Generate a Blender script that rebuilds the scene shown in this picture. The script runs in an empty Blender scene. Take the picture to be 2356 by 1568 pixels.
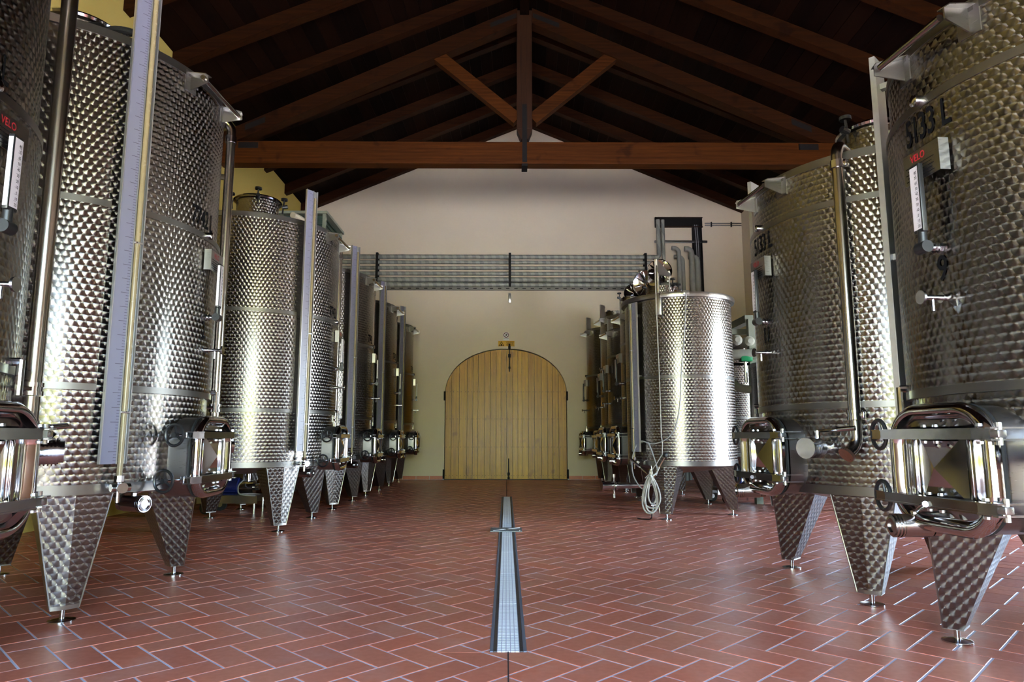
import bpy, bmesh, math, random
from mathutils import Vector, Matrix
random.seed(7)
PI = math.pi
S = bpy.context.scene
COL = S.collection

# ------------------------------------------------------------------ camera
FPX = 1575.0
pitch = math.atan(221 / FPX)
yaw = math.atan(13 / FPX / math.cos(pitch))
cd = bpy.data.cameras.new('camera')
cam = bpy.data.objects.new('camera', cd)
COL.objects.link(cam)
cam.location = (0, 0, 1.2)
cam.rotation_euler = (PI / 2 + pitch, 0, -yaw)
cd.sensor_width = 36
cd.lens = 36 * FPX / 2356
cd.clip_start = 0.02
S.camera = cam

# ------------------------------------------------------------------ world, sun, exposure
W = bpy.data.worlds.new('sky')
S.world = W
W.use_nodes = True
wn = W.node_tree.nodes
bg = wn['Background']
sky = wn.new('ShaderNodeTexSky')
sky.sky_type = 'NISHITA'
sky.sun_disc = False
sky.sun_elevation = math.radians(48)
sky.sun_rotation = math.radians(285)
sky.air_density = 1.0
sky.dust_density = 2.0
W.node_tree.links.new(sky.outputs[0], bg.inputs[0])
bg.inputs[1].default_value = 1.9
sd = bpy.data.lights.new('sun', 'SUN')
sd.energy = 34.0
sd.angle = math.radians(0.6)
sd.color = (1.0, 0.93, 0.82)
sun = bpy.data.objects.new('sun', sd)
COL.objects.link(sun)
sun.rotation_euler = (math.radians(40), 0, math.radians(-125))


def portal(name, loc, rot, sx, sy):
    l = bpy.data.lights.new(name, 'AREA')
    l.shape = 'RECTANGLE'
    l.size, l.size_y = sx, sy
    l.cycles.is_portal = True
    o = bpy.data.objects.new(name, l)
    COL.objects.link(o)
    o.location = loc
    o.rotation_euler = rot


# openings: rear gateway behind the camera, side doorway between the right tanks
REAR_Y = -3.0
RO = (-3.4, 3.8, 3.9)
SO = (6.9, 10.6, 3.7)
XL, XR, YF = -6.1, 7.07, 19.85
XW, YB = 9.0, 18.05     # the right wall steps back to XW in front of YB
portal('portal_rear', ((RO[0] + RO[1]) / 2, REAR_Y - .1, RO[2] / 2), (PI / 2, 0, 0), RO[1] - RO[0], RO[2])
portal('portal_side', (XW + .1, (SO[0] + SO[1]) / 2, SO[2] / 2), (PI / 2, 0, PI / 2), SO[1] - SO[0], SO[2])
S.view_settings.view_transform = 'Standard'
S.view_settings.look = 'None'
S.view_settings.gamma = 1
S.view_settings.exposure = 2.05
S.view_settings.use_curve_mapping = False
S.cycles.max_bounces = 10
S.cycles.diffuse_bounces = 6
S.cycles.glossy_bounces = 5
S.cycles.caustics_reflective = False
S.cycles.caustics_refractive = False
S.cycles.sample_clamp_indirect = 6
S.cycles.use_denoising = True


# ------------------------------------------------------------------ materials
class NT:
    def __init__(s, name):
        s.mat = bpy.data.materials.new(name)
        s.mat.use_nodes = True
        s.t = s.mat.node_tree
        s.n = s.t.nodes
        s.b = s.n['Principled BSDF']

    def new(s, typ, **kw):
        n = s.n.new(typ)
        for k, v in kw.items():
            setattr(n, k, v)
        return n

    def put(s, sock, v):
        if isinstance(v, bpy.types.NodeSocket):
            s.t.links.new(v, sock)
        elif v is not None:
            if hasattr(sock.default_value, '__len__') and not hasattr(v, '__len__'):
                v = (v,) * len(sock.default_value)
            sock.default_value = v

    def m(s, op, a, b=None, c=None, clamp=False):
        n = s.new('ShaderNodeMath', operation=op)
        n.use_clamp = clamp
        for i, v in enumerate((a, b, c)):
            if v is not None:
                s.put(n.inputs[i], v)
        return n.outputs[0]

    def vm(s, op, a, b=None, scale=None):
        n = s.new('ShaderNodeVectorMath', operation=op)
        s.put(n.inputs[0], a)
        if b is not None:
            s.put(n.inputs[1], b)
        if scale is not None:
            s.put(n.inputs['Scale'], scale)
        return n.outputs[0]

    def mix(s, f, a, b):
        n = s.new('ShaderNodeMix', data_type='RGBA')
        s.put(n.inputs[0], f)
        for i, v in ((6, a), (7, b)):
            if isinstance(v, tuple) and len(v) == 3:
                v = v + (1,)
            s.put(n.inputs[i], v)
        return n.outputs[2]

    def noise(s, scale, detail=3, vec=None, rough=.5, out=0):
        n = s.new('ShaderNodeTexNoise')
        n.inputs['Scale'].default_value = scale
        n.inputs['Detail'].default_value = detail
        n.inputs['Roughness'].default_value = rough
        if vec is not None:
            s.put(n.inputs['Vector'], vec)
        return n.outputs[out]

    def objco(s, scale=(1, 1, 1), which='Object'):
        tc = s.new('ShaderNodeTexCoord')
        mp = s.new('ShaderNodeMapping')
        mp.inputs['Scale'].default_value = scale
        s.t.links.new(tc.outputs[which], mp.inputs[0])
        return mp.outputs[0]

    def ramp(s, f, *stops):
        n = s.new('ShaderNodeValToRGB')
        els = n.color_ramp.elements
        while len(els) < len(stops):
            els.new(.5)
        for e, (p, c) in zip(els, stops):
            e.position = p
            e.color = tuple(c) + (1,) if len(c) == 3 else c
        s.put(n.inputs[0], f)
        return n.outputs[0]

    def bump(s, h, strength=.2, dist=.01):
        n = s.new('ShaderNodeBump')
        n.inputs['Strength'].default_value = strength
        n.inputs['Distance'].default_value = dist
        s.put(n.inputs['Height'], h)
        s.t.links.new(n.outputs[0], s.b.inputs['Normal'])

    def set(s, **kw):
        for k, v in kw.items():
            if isinstance(v, tuple) and len(v) == 3:
                v = v + (1,)
            s.put(s.b.inputs[k.replace('_', ' ')], v)
        return s


def flat(name, col, rough=.5, metal=0.0, nscale=30, namp=.12, **kw):
    """one colour with faint procedural mottling"""
    t = NT(name)
    f = t.noise(nscale, 4, t.objco())
    d = tuple(c * (1 - namp) for c in col)
    l = tuple(min(1, c * (1 + namp)) for c in col)
    t.set(Base_Color=t.mix(f, d, l), Metallic=metal, **kw)
    t.put(t.b.inputs['Roughness'], t.m('MULTIPLY_ADD', f, .16, rough - .08))
    return t.mat


def perlage(name, p, q, rough=.265, aniso=.95, col=(.235, .215, .20), cone=.14):
    """engine-turned steel: overlapping discs of concentric scratches.  The
    anisotropy direction is the radius of the uppermost disc at each point."""
    t = NT(name)
    uv = t.new('ShaderNodeUVMap')
    sx = t.new('ShaderNodeSeparateXYZ')
    t.t.links.new(uv.outputs[0], sx.inputs[0])
    u, v = sx.outputs[0], sx.outputs[1]
    r = .66 * p
    tt = t.m('DIVIDE', t.m('ADD', v, r), q)
    j = t.m('FLOOR', tt)
    rows = []
    for k in (0, 1):
        jj = j if k == 0 else t.m('SUBTRACT', j, 1.0)
        dv = t.m('SUBTRACT', v, t.m('MULTIPLY', jj, q))
        off = t.m('MULTIPLY', t.m('FRACT', t.m('MULTIPLY', jj, .5)), p)
        c = t.m('SQRT', t.m('MAXIMUM', t.m('SUBTRACT', r * r, t.m('MULTIPLY', dv, dv)), 0.0))
        ss = t.m('DIVIDE', t.m('ADD', t.m('SUBTRACT', u, off), c), p)
        fr = t.m('MULTIPLY', t.m('FRACT', ss), p)
        du = t.m('SUBTRACT', fr, c)
        cov = t.m('LESS_THAN', fr, t.m('MULTIPLY', c, 2.0))
        ident = t.m('ADD', t.m('MULTIPLY', jj, 17.31), t.m('MULTIPLY', t.m('FLOOR', ss), 3.77))
        rows.append((du, dv, cov, ident))
    (ua, va, ca, ia), (ub, vb, cb, ib) = rows

    def pick(a, b):
        n = t.new('ShaderNodeMix')
        t.put(n.inputs[0], ca)
        t.put(n.inputs[2], b)
        t.put(n.inputs[3], a)
        return n.outputs[0]
    du, dv, ident = pick(ua, ub), pick(va, vb), pick(ia, ib)
    geo = t.new('ShaderNodeNewGeometry')
    N = geo.outputs['Normal']
    U = t.vm('NORMALIZE', t.vm('CROSS_PRODUCT', (0, 0, 1), N))
    T = t.vm('NORMALIZE', t.vm('ADD', t.vm('SCALE', U, scale=du), t.vm('SCALE', (0, 0, 1), scale=dv)))
    t.put(t.b.inputs['Tangent'], T)
    d = t.m('DIVIDE', t.m('SQRT', t.m('ADD', t.m('MULTIPLY', du, du), t.m('MULTIPLY', dv, dv))), r)
    t.put(t.b.inputs['Normal'], t.vm('NORMALIZE', t.vm('ADD', N, t.vm('SCALE', T, scale=t.m('MULTIPLY', d, cone)))))
    wn_ = t.new('ShaderNodeTexWhiteNoise')
    wn_.noise_dimensions = '1D'
    t.put(wn_.inputs['W'], ident)
    ring = t.m('MULTIPLY_ADD', t.m('SINE', t.m('MULTIPLY', d, 60.0)), .03, 1.0)
    edge = t.m('SUBTRACT', 1.0, t.m('MULTIPLY', t.m('POWER', d, 10.0, clamp=True), .30))
    val = t.m('MULTIPLY', t.m('MULTIPLY', ring, edge), t.m('MULTIPLY_ADD', wn_.outputs[0], .12, .90))
    t.set(Base_Color=t.vm('SCALE', col, scale=val), Metallic=1.0, Roughness=rough, Anisotropic=aniso)
    return t.mat


def brushed(name, col, rough, aniso=.6, vertical=False):
    t = NT(name)
    f = t.noise(8, 4, t.objco((2, 2, 60) if not vertical else (60, 60, 2)))
    t.set(Base_Color=t.mix(f, tuple(c * .9 for c in col), col), Metallic=1.0)
    t.put(t.b.inputs['Roughness'], t.m('MULTIPLY_ADD', f, .14, rough - .07))
    return t.mat


def wood(name, dark, light, rough=.45, axis=2, scale=1.0, spec=.5, rnd=.5):
    t = NT(name)
    sc = [15 * scale] * 3
    sc[axis] = .55 * scale
    co = t.objco(tuple(sc))
    oi = t.new('ShaderNodeObjectInfo')
    co2 = t.vm('ADD', co, t.vm('SCALE', (37, 11, 23), scale=oi.outputs['Random']))
    n1 = t.noise(1.4, 6, co2, .6)
    n2 = t.noise(5, 4, co2, .65)
    kn = t.noise(1.1, 2, t.objco((2.2, 2.2, 2.2)))
    kn = t.m('MULTIPLY', t.m('SUBTRACT', kn, .64, clamp=True), 5.0, clamp=True)
    f = t.m('SUBTRACT', t.m('MULTIPLY_ADD', n2, .9, t.m('MULTIPLY_ADD', n1, 1.5, -.75), clamp=True), kn, clamp=True)
    f = t.m('ADD', f, t.m('MULTIPLY', t.m('SUBTRACT', oi.outputs['Random'], .5), rnd), clamp=True)
    t.set(Base_Color=t.mix(f, dark, light), Specular_IOR_Level=spec)
    t.put(t.b.inputs['Roughness'], t.m('MULTIPLY_ADD', n2, .2, rough - .1))
    t.bump(n1, .25, .006)
    return t.mat


M = {}
M['perl'] = perlage('engine_turned_steel', .056, .043)
M['perl_leg'] = perlage('engine_turned_leg_steel', .060, .040, rough=.29)
M['perl_jac'] = perlage('engine_turned_jacket_steel', .056, .043)
M['brush'] = brushed('brushed_steel', (.34, .325, .315), .30)
M['band'] = brushed('satin_band_steel', (.21, .20, .19), .36)
M['pipe'] = brushed('pipe_steel', (.42, .385, .345), .22, vertical=True)
M['pol'] = flat('polished_steel', (.50, .48, .465), .10, 1.0, 9, .05)
M['rod'] = flat('bright_rod_steel', (.52, .515, .525), .16, 1.0, 12, .05)
M['bolt'] = flat('zinc_steel', (.55, .55, .55), .3, 1.0)
M['black'] = flat('black_plastic', (.012, .012, .013), .35)
M['iron'] = flat('black_iron', (.012, .011, .011), .6, Specular_IOR_Level=.12)
M['cover'] = flat('worn_cover_steel', (.20, .20, .20), .5, .6, 25, .4)
M['chan'] = flat('gauge_channel_steel', (.42, .42, .43), .36, .7)
M['gasket'] = flat('black_gasket', (.01, .01, .01), .6)
M['white'] = flat('white_plate', (.78, .76, .76), .4)
M['amber'] = flat('amber_sight_tube', (.30, .24, .14), .25)
M['hose_green'] = flat('green_corrugated_hose', (.03, .09, .07), .4)
M['green'] = flat('green_valve_cover', (.02, .42, .16), .4)
M['blue'] = flat('blue_motor_paint', (.01, .02, .16), .4)
M['rubber'] = flat('tyre_rubber', (.015, .015, .015), .7)
M['ins'] = flat('pale_pipe_insulation', (.42, .42, .36), .7, 0, 14, .2)
M['rope'] = flat('pale_rope', (.42, .40, .36), .75)
M['tube'] = flat('translucent_grey_tube', (.38, .38, .39), .4)
M['ink'] = flat('black_lettering', (.006, .006, .007), .7, Specular_IOR_Level=.05)
M['redink'] = flat('red_lettering', (.42, .02, .03), .5)
M['yellow'] = flat('yellow_sign', (.70, .38, .02), .5)
M['nylon'] = flat('cream_nylon', (.62, .56, .42), .5)
M['copper'] = flat('rust_stained_steel', (.40, .24, .17), .3, .9)
M['darkgreen'] = flat('dark_green_louvre', (.03, .06, .05), .5)
M['louframe'] = flat('pale_green_frame', (.20, .22, .17), .5)
M['joint'] = flat('black_joint', (.03, .02, .02), .7)
M['cutframe'] = flat('drain_dark_rail', (.07, .055, .05), .45, .3)
M['cutedge'] = flat('drain_outer_rail', (.17, .18, .22), .5, .3)
M['grate'] = flat('galvanised_grate', (.93, .93, .94), .4, 0, 40, .08)
M['concrete'] = flat('pale_yard_paving', (.66, .66, .66), .8, 0, 3, .15)
M['hedge'] = flat('sunlit_hedge_leaves', (.26, .30, .05), .8, 0, 9, .7)
M['door'] = wood('oak_door_wood', (.30, .115, .008), (.68, .36, .022), .34, 2, 1.0, .35, .45)
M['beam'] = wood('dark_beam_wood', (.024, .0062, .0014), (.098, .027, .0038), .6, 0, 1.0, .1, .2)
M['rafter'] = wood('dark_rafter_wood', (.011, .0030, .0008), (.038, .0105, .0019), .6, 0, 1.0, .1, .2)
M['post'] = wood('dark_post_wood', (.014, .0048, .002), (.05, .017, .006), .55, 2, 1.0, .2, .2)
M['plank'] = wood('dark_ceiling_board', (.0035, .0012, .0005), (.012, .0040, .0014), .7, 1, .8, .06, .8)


def plaster(name, a, b, patch=.0):
    t = NT(name)
    f = t.noise(.7, 6, t.objco())
    g = t.noise(60, 3, t.objco())
    t.set(Base_Color=t.mix(f, a, b), Roughness=.85, Specular_IOR_Level=.2)
    t.bump(g, .12, .004)
    return t.mat


M['plaster'] = plaster('cream_plaster', (.68, .575, .43), (.76, .655, .51))
M['plaster_y'] = plaster('yellow_plaster', (.46, .35, .08), (.54, .41, .12))


def terracotta(name, rnd_from):
    t = NT(name)
    if rnd_from == 'object':
        r_ = t.new('ShaderNodeObjectInfo').outputs['Random']
    else:
        a = t.new('ShaderNodeAttribute')
        a.attribute_name = 'tint'
        r_ = a.outputs['Fac']
    geo = t.new('ShaderNodeNewGeometry')
    f = t.noise(2.2, 5, geo.outputs['Position'], .6)
    g = t.noise(26, 4, geo.outputs['Position'])
    c1 = t.ramp(r_, (0, (.52, .150, .092)), (.45, (.60, .180, .110)), (.75, (.58, .205, .125)), (1, (.64, .172, .098)))
    c2 = t.mix(t.m('MULTIPLY_ADD', g, .9, -.25, clamp=True), c1, t.vm('SCALE', c1, scale=.72))
    c3 = t.mix(t.m('MULTIPLY', t.m('SUBTRACT', f, .52, clamp=True), 1.6, clamp=True), c2, (.58, .34, .28))
    t.set(Base_Color=c3, Specular_IOR_Level=.38)
    t.put(t.b.inputs['Roughness'], t.m('MULTIPLY_ADD', g, .18, .28))
    t.bump(g, .05, .004)
    return t.mat


M['tile'] = terracotta('terracotta_tile', 'object')
M['tile_far'] = terracotta('terracotta_tile_far', 'attr')
M['grout'] = flat('pale_grout', (.62, .58, .66), .75)


def wrapped(name, period, a, b):
    t = NT(name)
    co = t.new('ShaderNodeTexCoord').outputs['Object']
    sx = t.new('ShaderNodeSeparateXYZ')
    t.put(sx.inputs[0], co)
    f = t.m('FRACT', t.m('ADD', t.m('DIVIDE', sx.outputs[0], period), t.m('MULTIPLY', t.m('ADD', sx.outputs[2], sx.outputs[1]), 1.6)))
    g = t.noise(3, 3, co)
    s_ = t.m('MULTIPLY', t.m('GREATER_THAN', f, .5), t.m('MULTIPLY_ADD', g, 1.5, -.05, clamp=True))
    t.set(Base_Color=t.mix(s_, a, b), Roughness=.5, Metallic=.15)
    return t.mat


M['wrap'] = wrapped('foil_wrapped_lagging', .23, (.34, .34, .29), (.19, .20, .185))
M['wrapv'] = flat('grey_lagging', (.28, .28, .25), .6, .1, 10, .25)


def scale_plate(name, col):
    t = NT(name)
    co = t.new('ShaderNodeTexCoord').outputs['UV']
    sx = t.new('ShaderNodeSeparateXYZ')
    t.put(sx.inputs[0], co)
    x, z = sx.outputs[0], sx.outputs[1]
    f1 = t.m('LESS_THAN', t.m('FRACT', t.m('MULTIPLY', z, 50.0)), .16)
    f2 = t.m('LESS_THAN', t.m('FRACT', t.m('MULTIPLY', z, 10.0)), .035)
    k1 = t.m('MULTIPLY', f1, t.m('GREATER_THAN', x, .80))
    k2 = t.m('MULTIPLY', f2, t.m('GREATER_THAN', x, .45))
    t.set(Base_Color=t.mix(t.m('MAXIMUM', k1, k2), col, (.05, .04, .07)), Roughness=.35)
    return t.mat


M['scale'] = scale_plate('lavender_scale_plate', (.19, .19, .265))
M['scale_t'] = scale_plate('white_thermometer_card', (.62, .58, .63))


# ------------------------------------------------------------------ mesh building
class MB:
    def __init__(s):
        s.v, s.f, s.uv, s.m = [], [], {}, []
        s.X = Matrix.Identity(4)

    def at(s, mat):
        s.X = mat
        return s

    def add(s, verts, faces, uvs=None):
        o = len(s.v)
        for i, p in enumerate(verts):
            s.v.append(s.X @ Vector(p))
            if uvs:
                s.uv[o + i] = uvs[i]
        for f in faces:
            s.f.append([o + i for i in f])
        return s

    def box(s, c, d, bevel=0):
        x, y, z = c
        a, b, h = d[0] / 2, d[1] / 2, d[2] / 2
        if bevel:
            bm = bmesh.new()
            bmesh.ops.create_cube(bm, size=1)
            bmesh.ops.scale(bm, vec=d, verts=bm.verts)
            bmesh.ops.bevel(bm, geom=bm.edges[:], offset=bevel, segments=2, affect='EDGES', profile=.5)
            bmesh.ops.translate(bm, vec=c, verts=bm.verts)
            bm.verts.index_update()
            s.add([v.co[:] for v in bm.verts], [[v.index for v in f.verts] for f in bm.faces])
            bm.free()
            return s
        return s.add([(x - a, y - b, z - h), (x + a, y - b, z - h), (x + a, y + b, z - h), (x - a, y + b, z - h),
                      (x - a, y - b, z + h), (x + a, y - b, z + h), (x + a, y + b, z + h), (x - a, y + b, z + h)],
                     [(3, 2, 1, 0), (4, 5, 6, 7), (0, 1, 5, 4), (1, 2, 6, 5), (2, 3, 7, 6), (3, 0, 4, 7)])

    def prism(s, poly, d0, d1, frame=None):
        """poly: 2D points (a,b); extruded along c from d0 to d1.  frame: (origin,A,B,C)"""
        o, A, B, Cc = frame or (Vector((0, 0, 0)), Vector((1, 0, 0)), Vector((0, 1, 0)), Vector((0, 0, 1)))
        n = len(poly)
        vs = [o + A * a + B * b + Cc * d0 for a, b in poly] + [o + A * a + B * b + Cc * d1 for a, b in poly]
        fs = [list(range(n))[::-1], list(range(n, 2 * n))]
        fs += [(i, (i + 1) % n, n + (i + 1) % n, n + i) for i in range(n)]
        return s.add(vs, fs)

    def tube(s, pts, r, n=10, cap=True, closed=False):
        pts = [Vector(p) for p in pts]
        k = len(pts)
        rr = r if hasattr(r, '__len__') else [r] * k
        rings = []
        prev = None
        for i in range(k):
            if closed:
                d = pts[(i + 1) % k] - pts[i - 1]
            else:
                d = pts[min(i + 1, k - 1)] - pts[max(i - 1, 0)]
            d.normalize()
            if prev is None:
                a = d.cross(Vector((0, 0, 1)))
                if a.length < 1e-3:
                    a = d.cross(Vector((1, 0, 0)))
            else:
                a = prev - d * prev.dot(d)
            a.normalize()
            prev = a
            b = d.cross(a)
            rings.append([pts[i] + (a * math.cos(2 * PI * j / n) + b * math.sin(2 * PI * j / n)) * rr[i] for j in range(n)])
        vs = [p for r_ in rings for p in r_]
        fs = []
        for i in range(k if closed else k - 1):
            i2 = (i + 1) % k
            for j in range(n):
                fs.append((i * n + j, i * n + (j + 1) % n, i2 * n + (j + 1) % n, i2 * n + j))
        if cap and not closed:
            fs.append(list(range(n))[::-1])
            fs.append(list(range((k - 1) * n, k * n)))
        return s.add(vs, fs)

    def cyl(s, p0, p1, r0, r1=None, n=14, cap=True):
        return s.tube([p0, p1], [r0, r0 if r1 is None else r1], n, cap)

    def torus(s, c, axis, R, r, n=24, k=8, a0=0, a1=2 * PI):
        axis = Vector(axis).normalized()
        a = axis.cross(Vector((0, 0, 1)))
        if a.length < 1e-3:
            a = axis.cross(Vector((1, 0, 0)))
        a.normalize()
        b = axis.cross(a)
        full = a1 - a0 > 2 * PI - 1e-4
        m_ = n if full else n + 1
        pts = [Vector(c) + (a * math.cos(a0 + (a1 - a0) * i / n) + b * math.sin(a0 + (a1 - a0) * i / n)) * R for i in range(m_)]
        return s.tube(pts, r, k, True, full)

    def lathe(s, prof, n=64, a0=0.0, a1=2 * PI, uvR=None, cx=0, cy=0):
        """prof: list of (r,z); open sheet around z"""
        k = len(prof)
        vs, uvs, fs = [], [], []
        for i in range(n + 1):
            a = a0 + (a1 - a0) * i / n
            for r, z in prof:
                vs.append((cx + r * math.cos(a), cy + r * math.sin(a), z))
                uvs.append((a * (uvR or r), z))
        for i in range(n):
            for j in range(k - 1):
                q = (i * k + j, (i + 1) * k + j, (i + 1) * k + j + 1, i * k + j + 1)
                fs.append(q)
        return s.add(vs, fs, uvs)

    def build(s, name, mat, parent=None, smooth=True, ang=35, loc=None):
        me = bpy.data.meshes.new(name)
        me.from_pydata([v[:] for v in s.v], [], s.f)
        if s.uv:
            l = me.uv_layers.new(name='UVMap')
            for lp in me.loops:
                l.data[lp.index].uv = s.uv.get(lp.vertex_index, (0, 0))
        me.validate()
        if smooth:
            me.shade_smooth()
            me.set_sharp_from_angle(angle=math.radians(ang))
        if mat is not None:
            me.materials.append(M[mat] if isinstance(mat, str) else mat)
        o = bpy.data.objects.new(name, me)
        COL.objects.link(o)
        if parent is not None:
            o.parent = parent
        if loc is not None:
            o.location = loc
        return o


def tag(o, label=None, cat=None, group=None, kind=None):
    if label:
        o['label'] = label
    if cat:
        o['category'] = cat
    if group:
        o['group'] = group
    if kind:
        o['kind'] = kind
    return o


def empty(name, loc=(0, 0, 0), rz=0):
    o = bpy.data.objects.new(name, None)
    COL.objects.link(o)
    o.location = loc
    o.rotation_euler = (0, 0, rz)
    o.empty_display_size = .1
    return o


def copy_tree(o, parent=None, skip=()):
    c = o.copy()
    COL.objects.link(c)
    c.parent = parent
    for ch in list(o.children):
        if ch.name.split('.')[0] in skip:
            continue
        copy_tree(ch, c, skip)
    return c


def rrect(w, h, r, n=6):
    """rounded rectangle outline (half sizes w,h), counter-clockwise"""
    pts = []
    for cx, cy, a in ((w - r, h - r, 0), (-w + r, h - r, PI / 2), (-w + r, -h + r, PI), (w - r, -h + r, 1.5 * PI)):
        for i in range(n + 1):
            t = a + PI / 2 * i / n
            pts.append((cx + r * math.cos(t), cy + r * math.sin(t)))
    return pts


def text_data(s, size, xs=1.0):
    cu = bpy.data.curves.new('lettering', 'FONT')
    cu.body = s
    cu.size = size
    cu.align_x = 'CENTER'
    cu.align_y = 'CENTER'
    cu.resolution_u = 3
    cu.offset = size * .012
    ob = bpy.data.objects.new('lettering', cu)
    COL.objects.link(ob)
    bpy.context.view_layer.update()
    dg = bpy.context.evaluated_depsgraph_get()
    me = ob.evaluated_get(dg).to_mesh()
    vs = [(v.co.x * xs, v.co.y) for v in me.vertices]
    fs = [list(p.vertices) for p in me.polygons]
    ob.evaluated_get(dg).to_mesh_clear()
    bpy.data.objects.remove(ob)
    bpy.data.curves.remove(cu)
    return vs, fs


def text_on_cyl(s, size, R, ang, z, parent, name, xs=.72, mat='ink'):
    vs, fs = text_data(s, size, xs)
    mb = MB()
    mb.add([(R * math.cos(ang + x / R), R * math.sin(ang + x / R), z + y) for x, y in vs], fs)
    return mb.build(name, mat, parent, smooth=False)


def text_on_plane(s, size, o, A, B, parent, name, xs=.8, mat='ink'):
    vs, fs = text_data(s, size, xs)
    o, A, B = Vector(o), Vector(A), Vector(B)
    mb = MB()
    mb.add([o + A * x + B * y for x, y in vs], fs)
    return mb.build(name, mat, parent, smooth=False)


def D(x):
    return math.radians(x)


def pol(r, a, z):
    return Vector((r * math.cos(a), r * math.sin(a), z))


# ------------------------------------------------------------------ setting: walls, roof, floor
SH = 0.0282           # the roof axis is turned a little against the row of tanks
RIDGE = 10.86         # underside of the boards at the ridge
SL = 0.42


def roof_z(x, y):
    return RIDGE - SL * abs(x - SH * y)


def struct(o):
    o['kind'] = 'structure'
    return o


# far wall with an arched doorway
DX0, DX1, DSP, DTOP = -1.775, 1.755, 2.45, 3.76
DC, DA = (DX0 + DX1) / 2, (DX1 - DX0) / 2


def arch(x):
    k = min(1, abs((x - DC) / DA))
    return DSP + (DTOP - DSP) * (1 - k ** 2.15) ** (1 / 2.0)


mb = MB()
xs = sorted(set([XL - .3, XR + .3, SH * YF] + [DX0 + (DX1 - DX0) * (1 - math.cos(PI * i / 40)) / 2 for i in range(41)] + [DX0, DX1]))
for a, b in zip(xs[:-1], xs[1:]):
    inside = DX0 - 1e-6 <= a and b <= DX1 + 1e-6
    za, zb = (arch(a), arch(b)) if inside else (0, 0)
    ta, tb = roof_z(a, YF) + .3, roof_z(b, YF) + .3
    mb.add([(a, YF, za), (b, YF, zb), (b, YF, tb), (a, YF, ta)], [(0, 1, 2, 3)])
    if inside:
        mb.add([(a, YF, za), (b, YF, zb), (b, YF + .3, zb), (a, YF + .3, za)], [(3, 2, 1, 0)])
for x in (DX0, DX1):
    mb.add([(x, YF, 0), (x, YF + .3, 0), (x, YF + .3, DSP), (x, YF, DSP)], [(0, 1, 2, 3)])
mb.box(((XL + XR) / 2, YF + .36, 5.8), (XR - XL + 1, .14, 12))
struct(mb.build('wall_far', 'plaster', smooth=False))

mb = MB()
zl = roof_z(XL, 8) + .3
mb.box((XL - .15, (REAR_Y + YF) / 2, zl / 2), (.3, YF - REAR_Y + .6, zl))
struct(mb.build('wall_left', 'plaster_y', smooth=False))
mb = MB()
zr = roof_z(XW, 8) + .3
mb.box((XW + .15, (REAR_Y - .3 + SO[0]) / 2, zr / 2), (.3, SO[0] - REAR_Y + .3, zr))
mb.box((XW + .15, (SO[1] + YB) / 2, zr / 2), (.3, YB - SO[1], zr))
mb.box((XW + .15, (SO[0] + SO[1]) / 2, (SO[2] + zr) / 2), (.3, SO[1] - SO[0], zr - SO[2]))
zq = roof_z(XR, YF) + .1
mb.box(((XR + .4 + XW + .3) / 2, (YB + YF + .3) / 2, zr / 2), (XW + .3 - XR - .4, YF + .3 - YB, zr))
mb.box((XR + .2, (YB + YF + .3) / 2, zq / 2), (.4, YF + .3 - YB, zq))
struct(mb.build('wall_right', 'plaster', smooth=False))
mb = MB()
mb.box(((XL - .3 + RO[0]) / 2, REAR_Y - .15, 5.8), (RO[0] - XL + .3, .3, 11.6))
mb.box(((XW + .3 + RO[1]) / 2, REAR_Y - .15, 5.8), (XW + .3 - RO[1], .3, 11.6))
mb.box(((RO[0] + RO[1]) / 2, REAR_Y - .15, (RO[2] + 11.6) / 2), (RO[1] - RO[0], .3, 11.6 - RO[2]))
struct(mb.build('wall_rear', 'plaster', smooth=False))
mb = MB()
mb.box((XR - .07, 18.35, 3.66), (.14, .55, 7.32))
mb.box((XR - .09, 18.35, 7.38), (.2, .62, .12))
struct(mb.build('trim_1', 'plaster', smooth=False))

# roof: one slab above, boards below it, rafters under the boards
ceil = MB()
for sgn in (-1, 1):
    y0, y1 = REAR_Y - .3, YF + .3
    e = 9.4 if sgn > 0 else 7.6
    t0, t1 = .06, .2
    P = []
    for y in (y0, y1):
        rx = SH * y
        P += [(rx, y, RIDGE + t0), (rx + sgn * e, y, RIDGE - SL * e + t0), (rx + sgn * e, y, RIDGE - SL * e + t1), (rx, y, RIDGE + t1)]
    ceil.add(P, [(0, 1, 2, 3), (7, 6, 5, 4), (0, 4, 5, 1), (3, 2, 6, 7), (1, 5, 6, 2), (0, 3, 7, 4)])
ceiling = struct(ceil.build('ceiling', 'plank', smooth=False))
NB = 27
BW = 7.3 / NB
for sgn in (-1, 1):
    for i in range(NB if sgn < 0 else NB + 6):
        ya = REAR_Y
        cuts = [REAR_Y, 5.4 + 1.6 * random.randint(0, 5), YF]
        for y0, y1 in zip(cuts[:-1], cuts[1:]):
            a, b = i * BW + .004, (i + 1) * BW - .004
            dz = random.uniform(0, .012)
            mb = MB()
            P = []
            for y in (y0 + .003, y1 - .003):
                rx = SH * y
                for d, t in ((a, 0), (b, 0), (b, .05), (a, .05)):
                    P.append((rx + sgn * d, y, RIDGE - SL * d + t + dz))
            mb.add(P, [(0, 1, 2, 3), (7, 6, 5, 4), (0, 4, 5, 1), (1, 5, 6, 2), (2, 6, 7, 3), (3, 7, 4, 0)])
            mb.build('plank', 'plank', ceiling, smooth=False)


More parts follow.
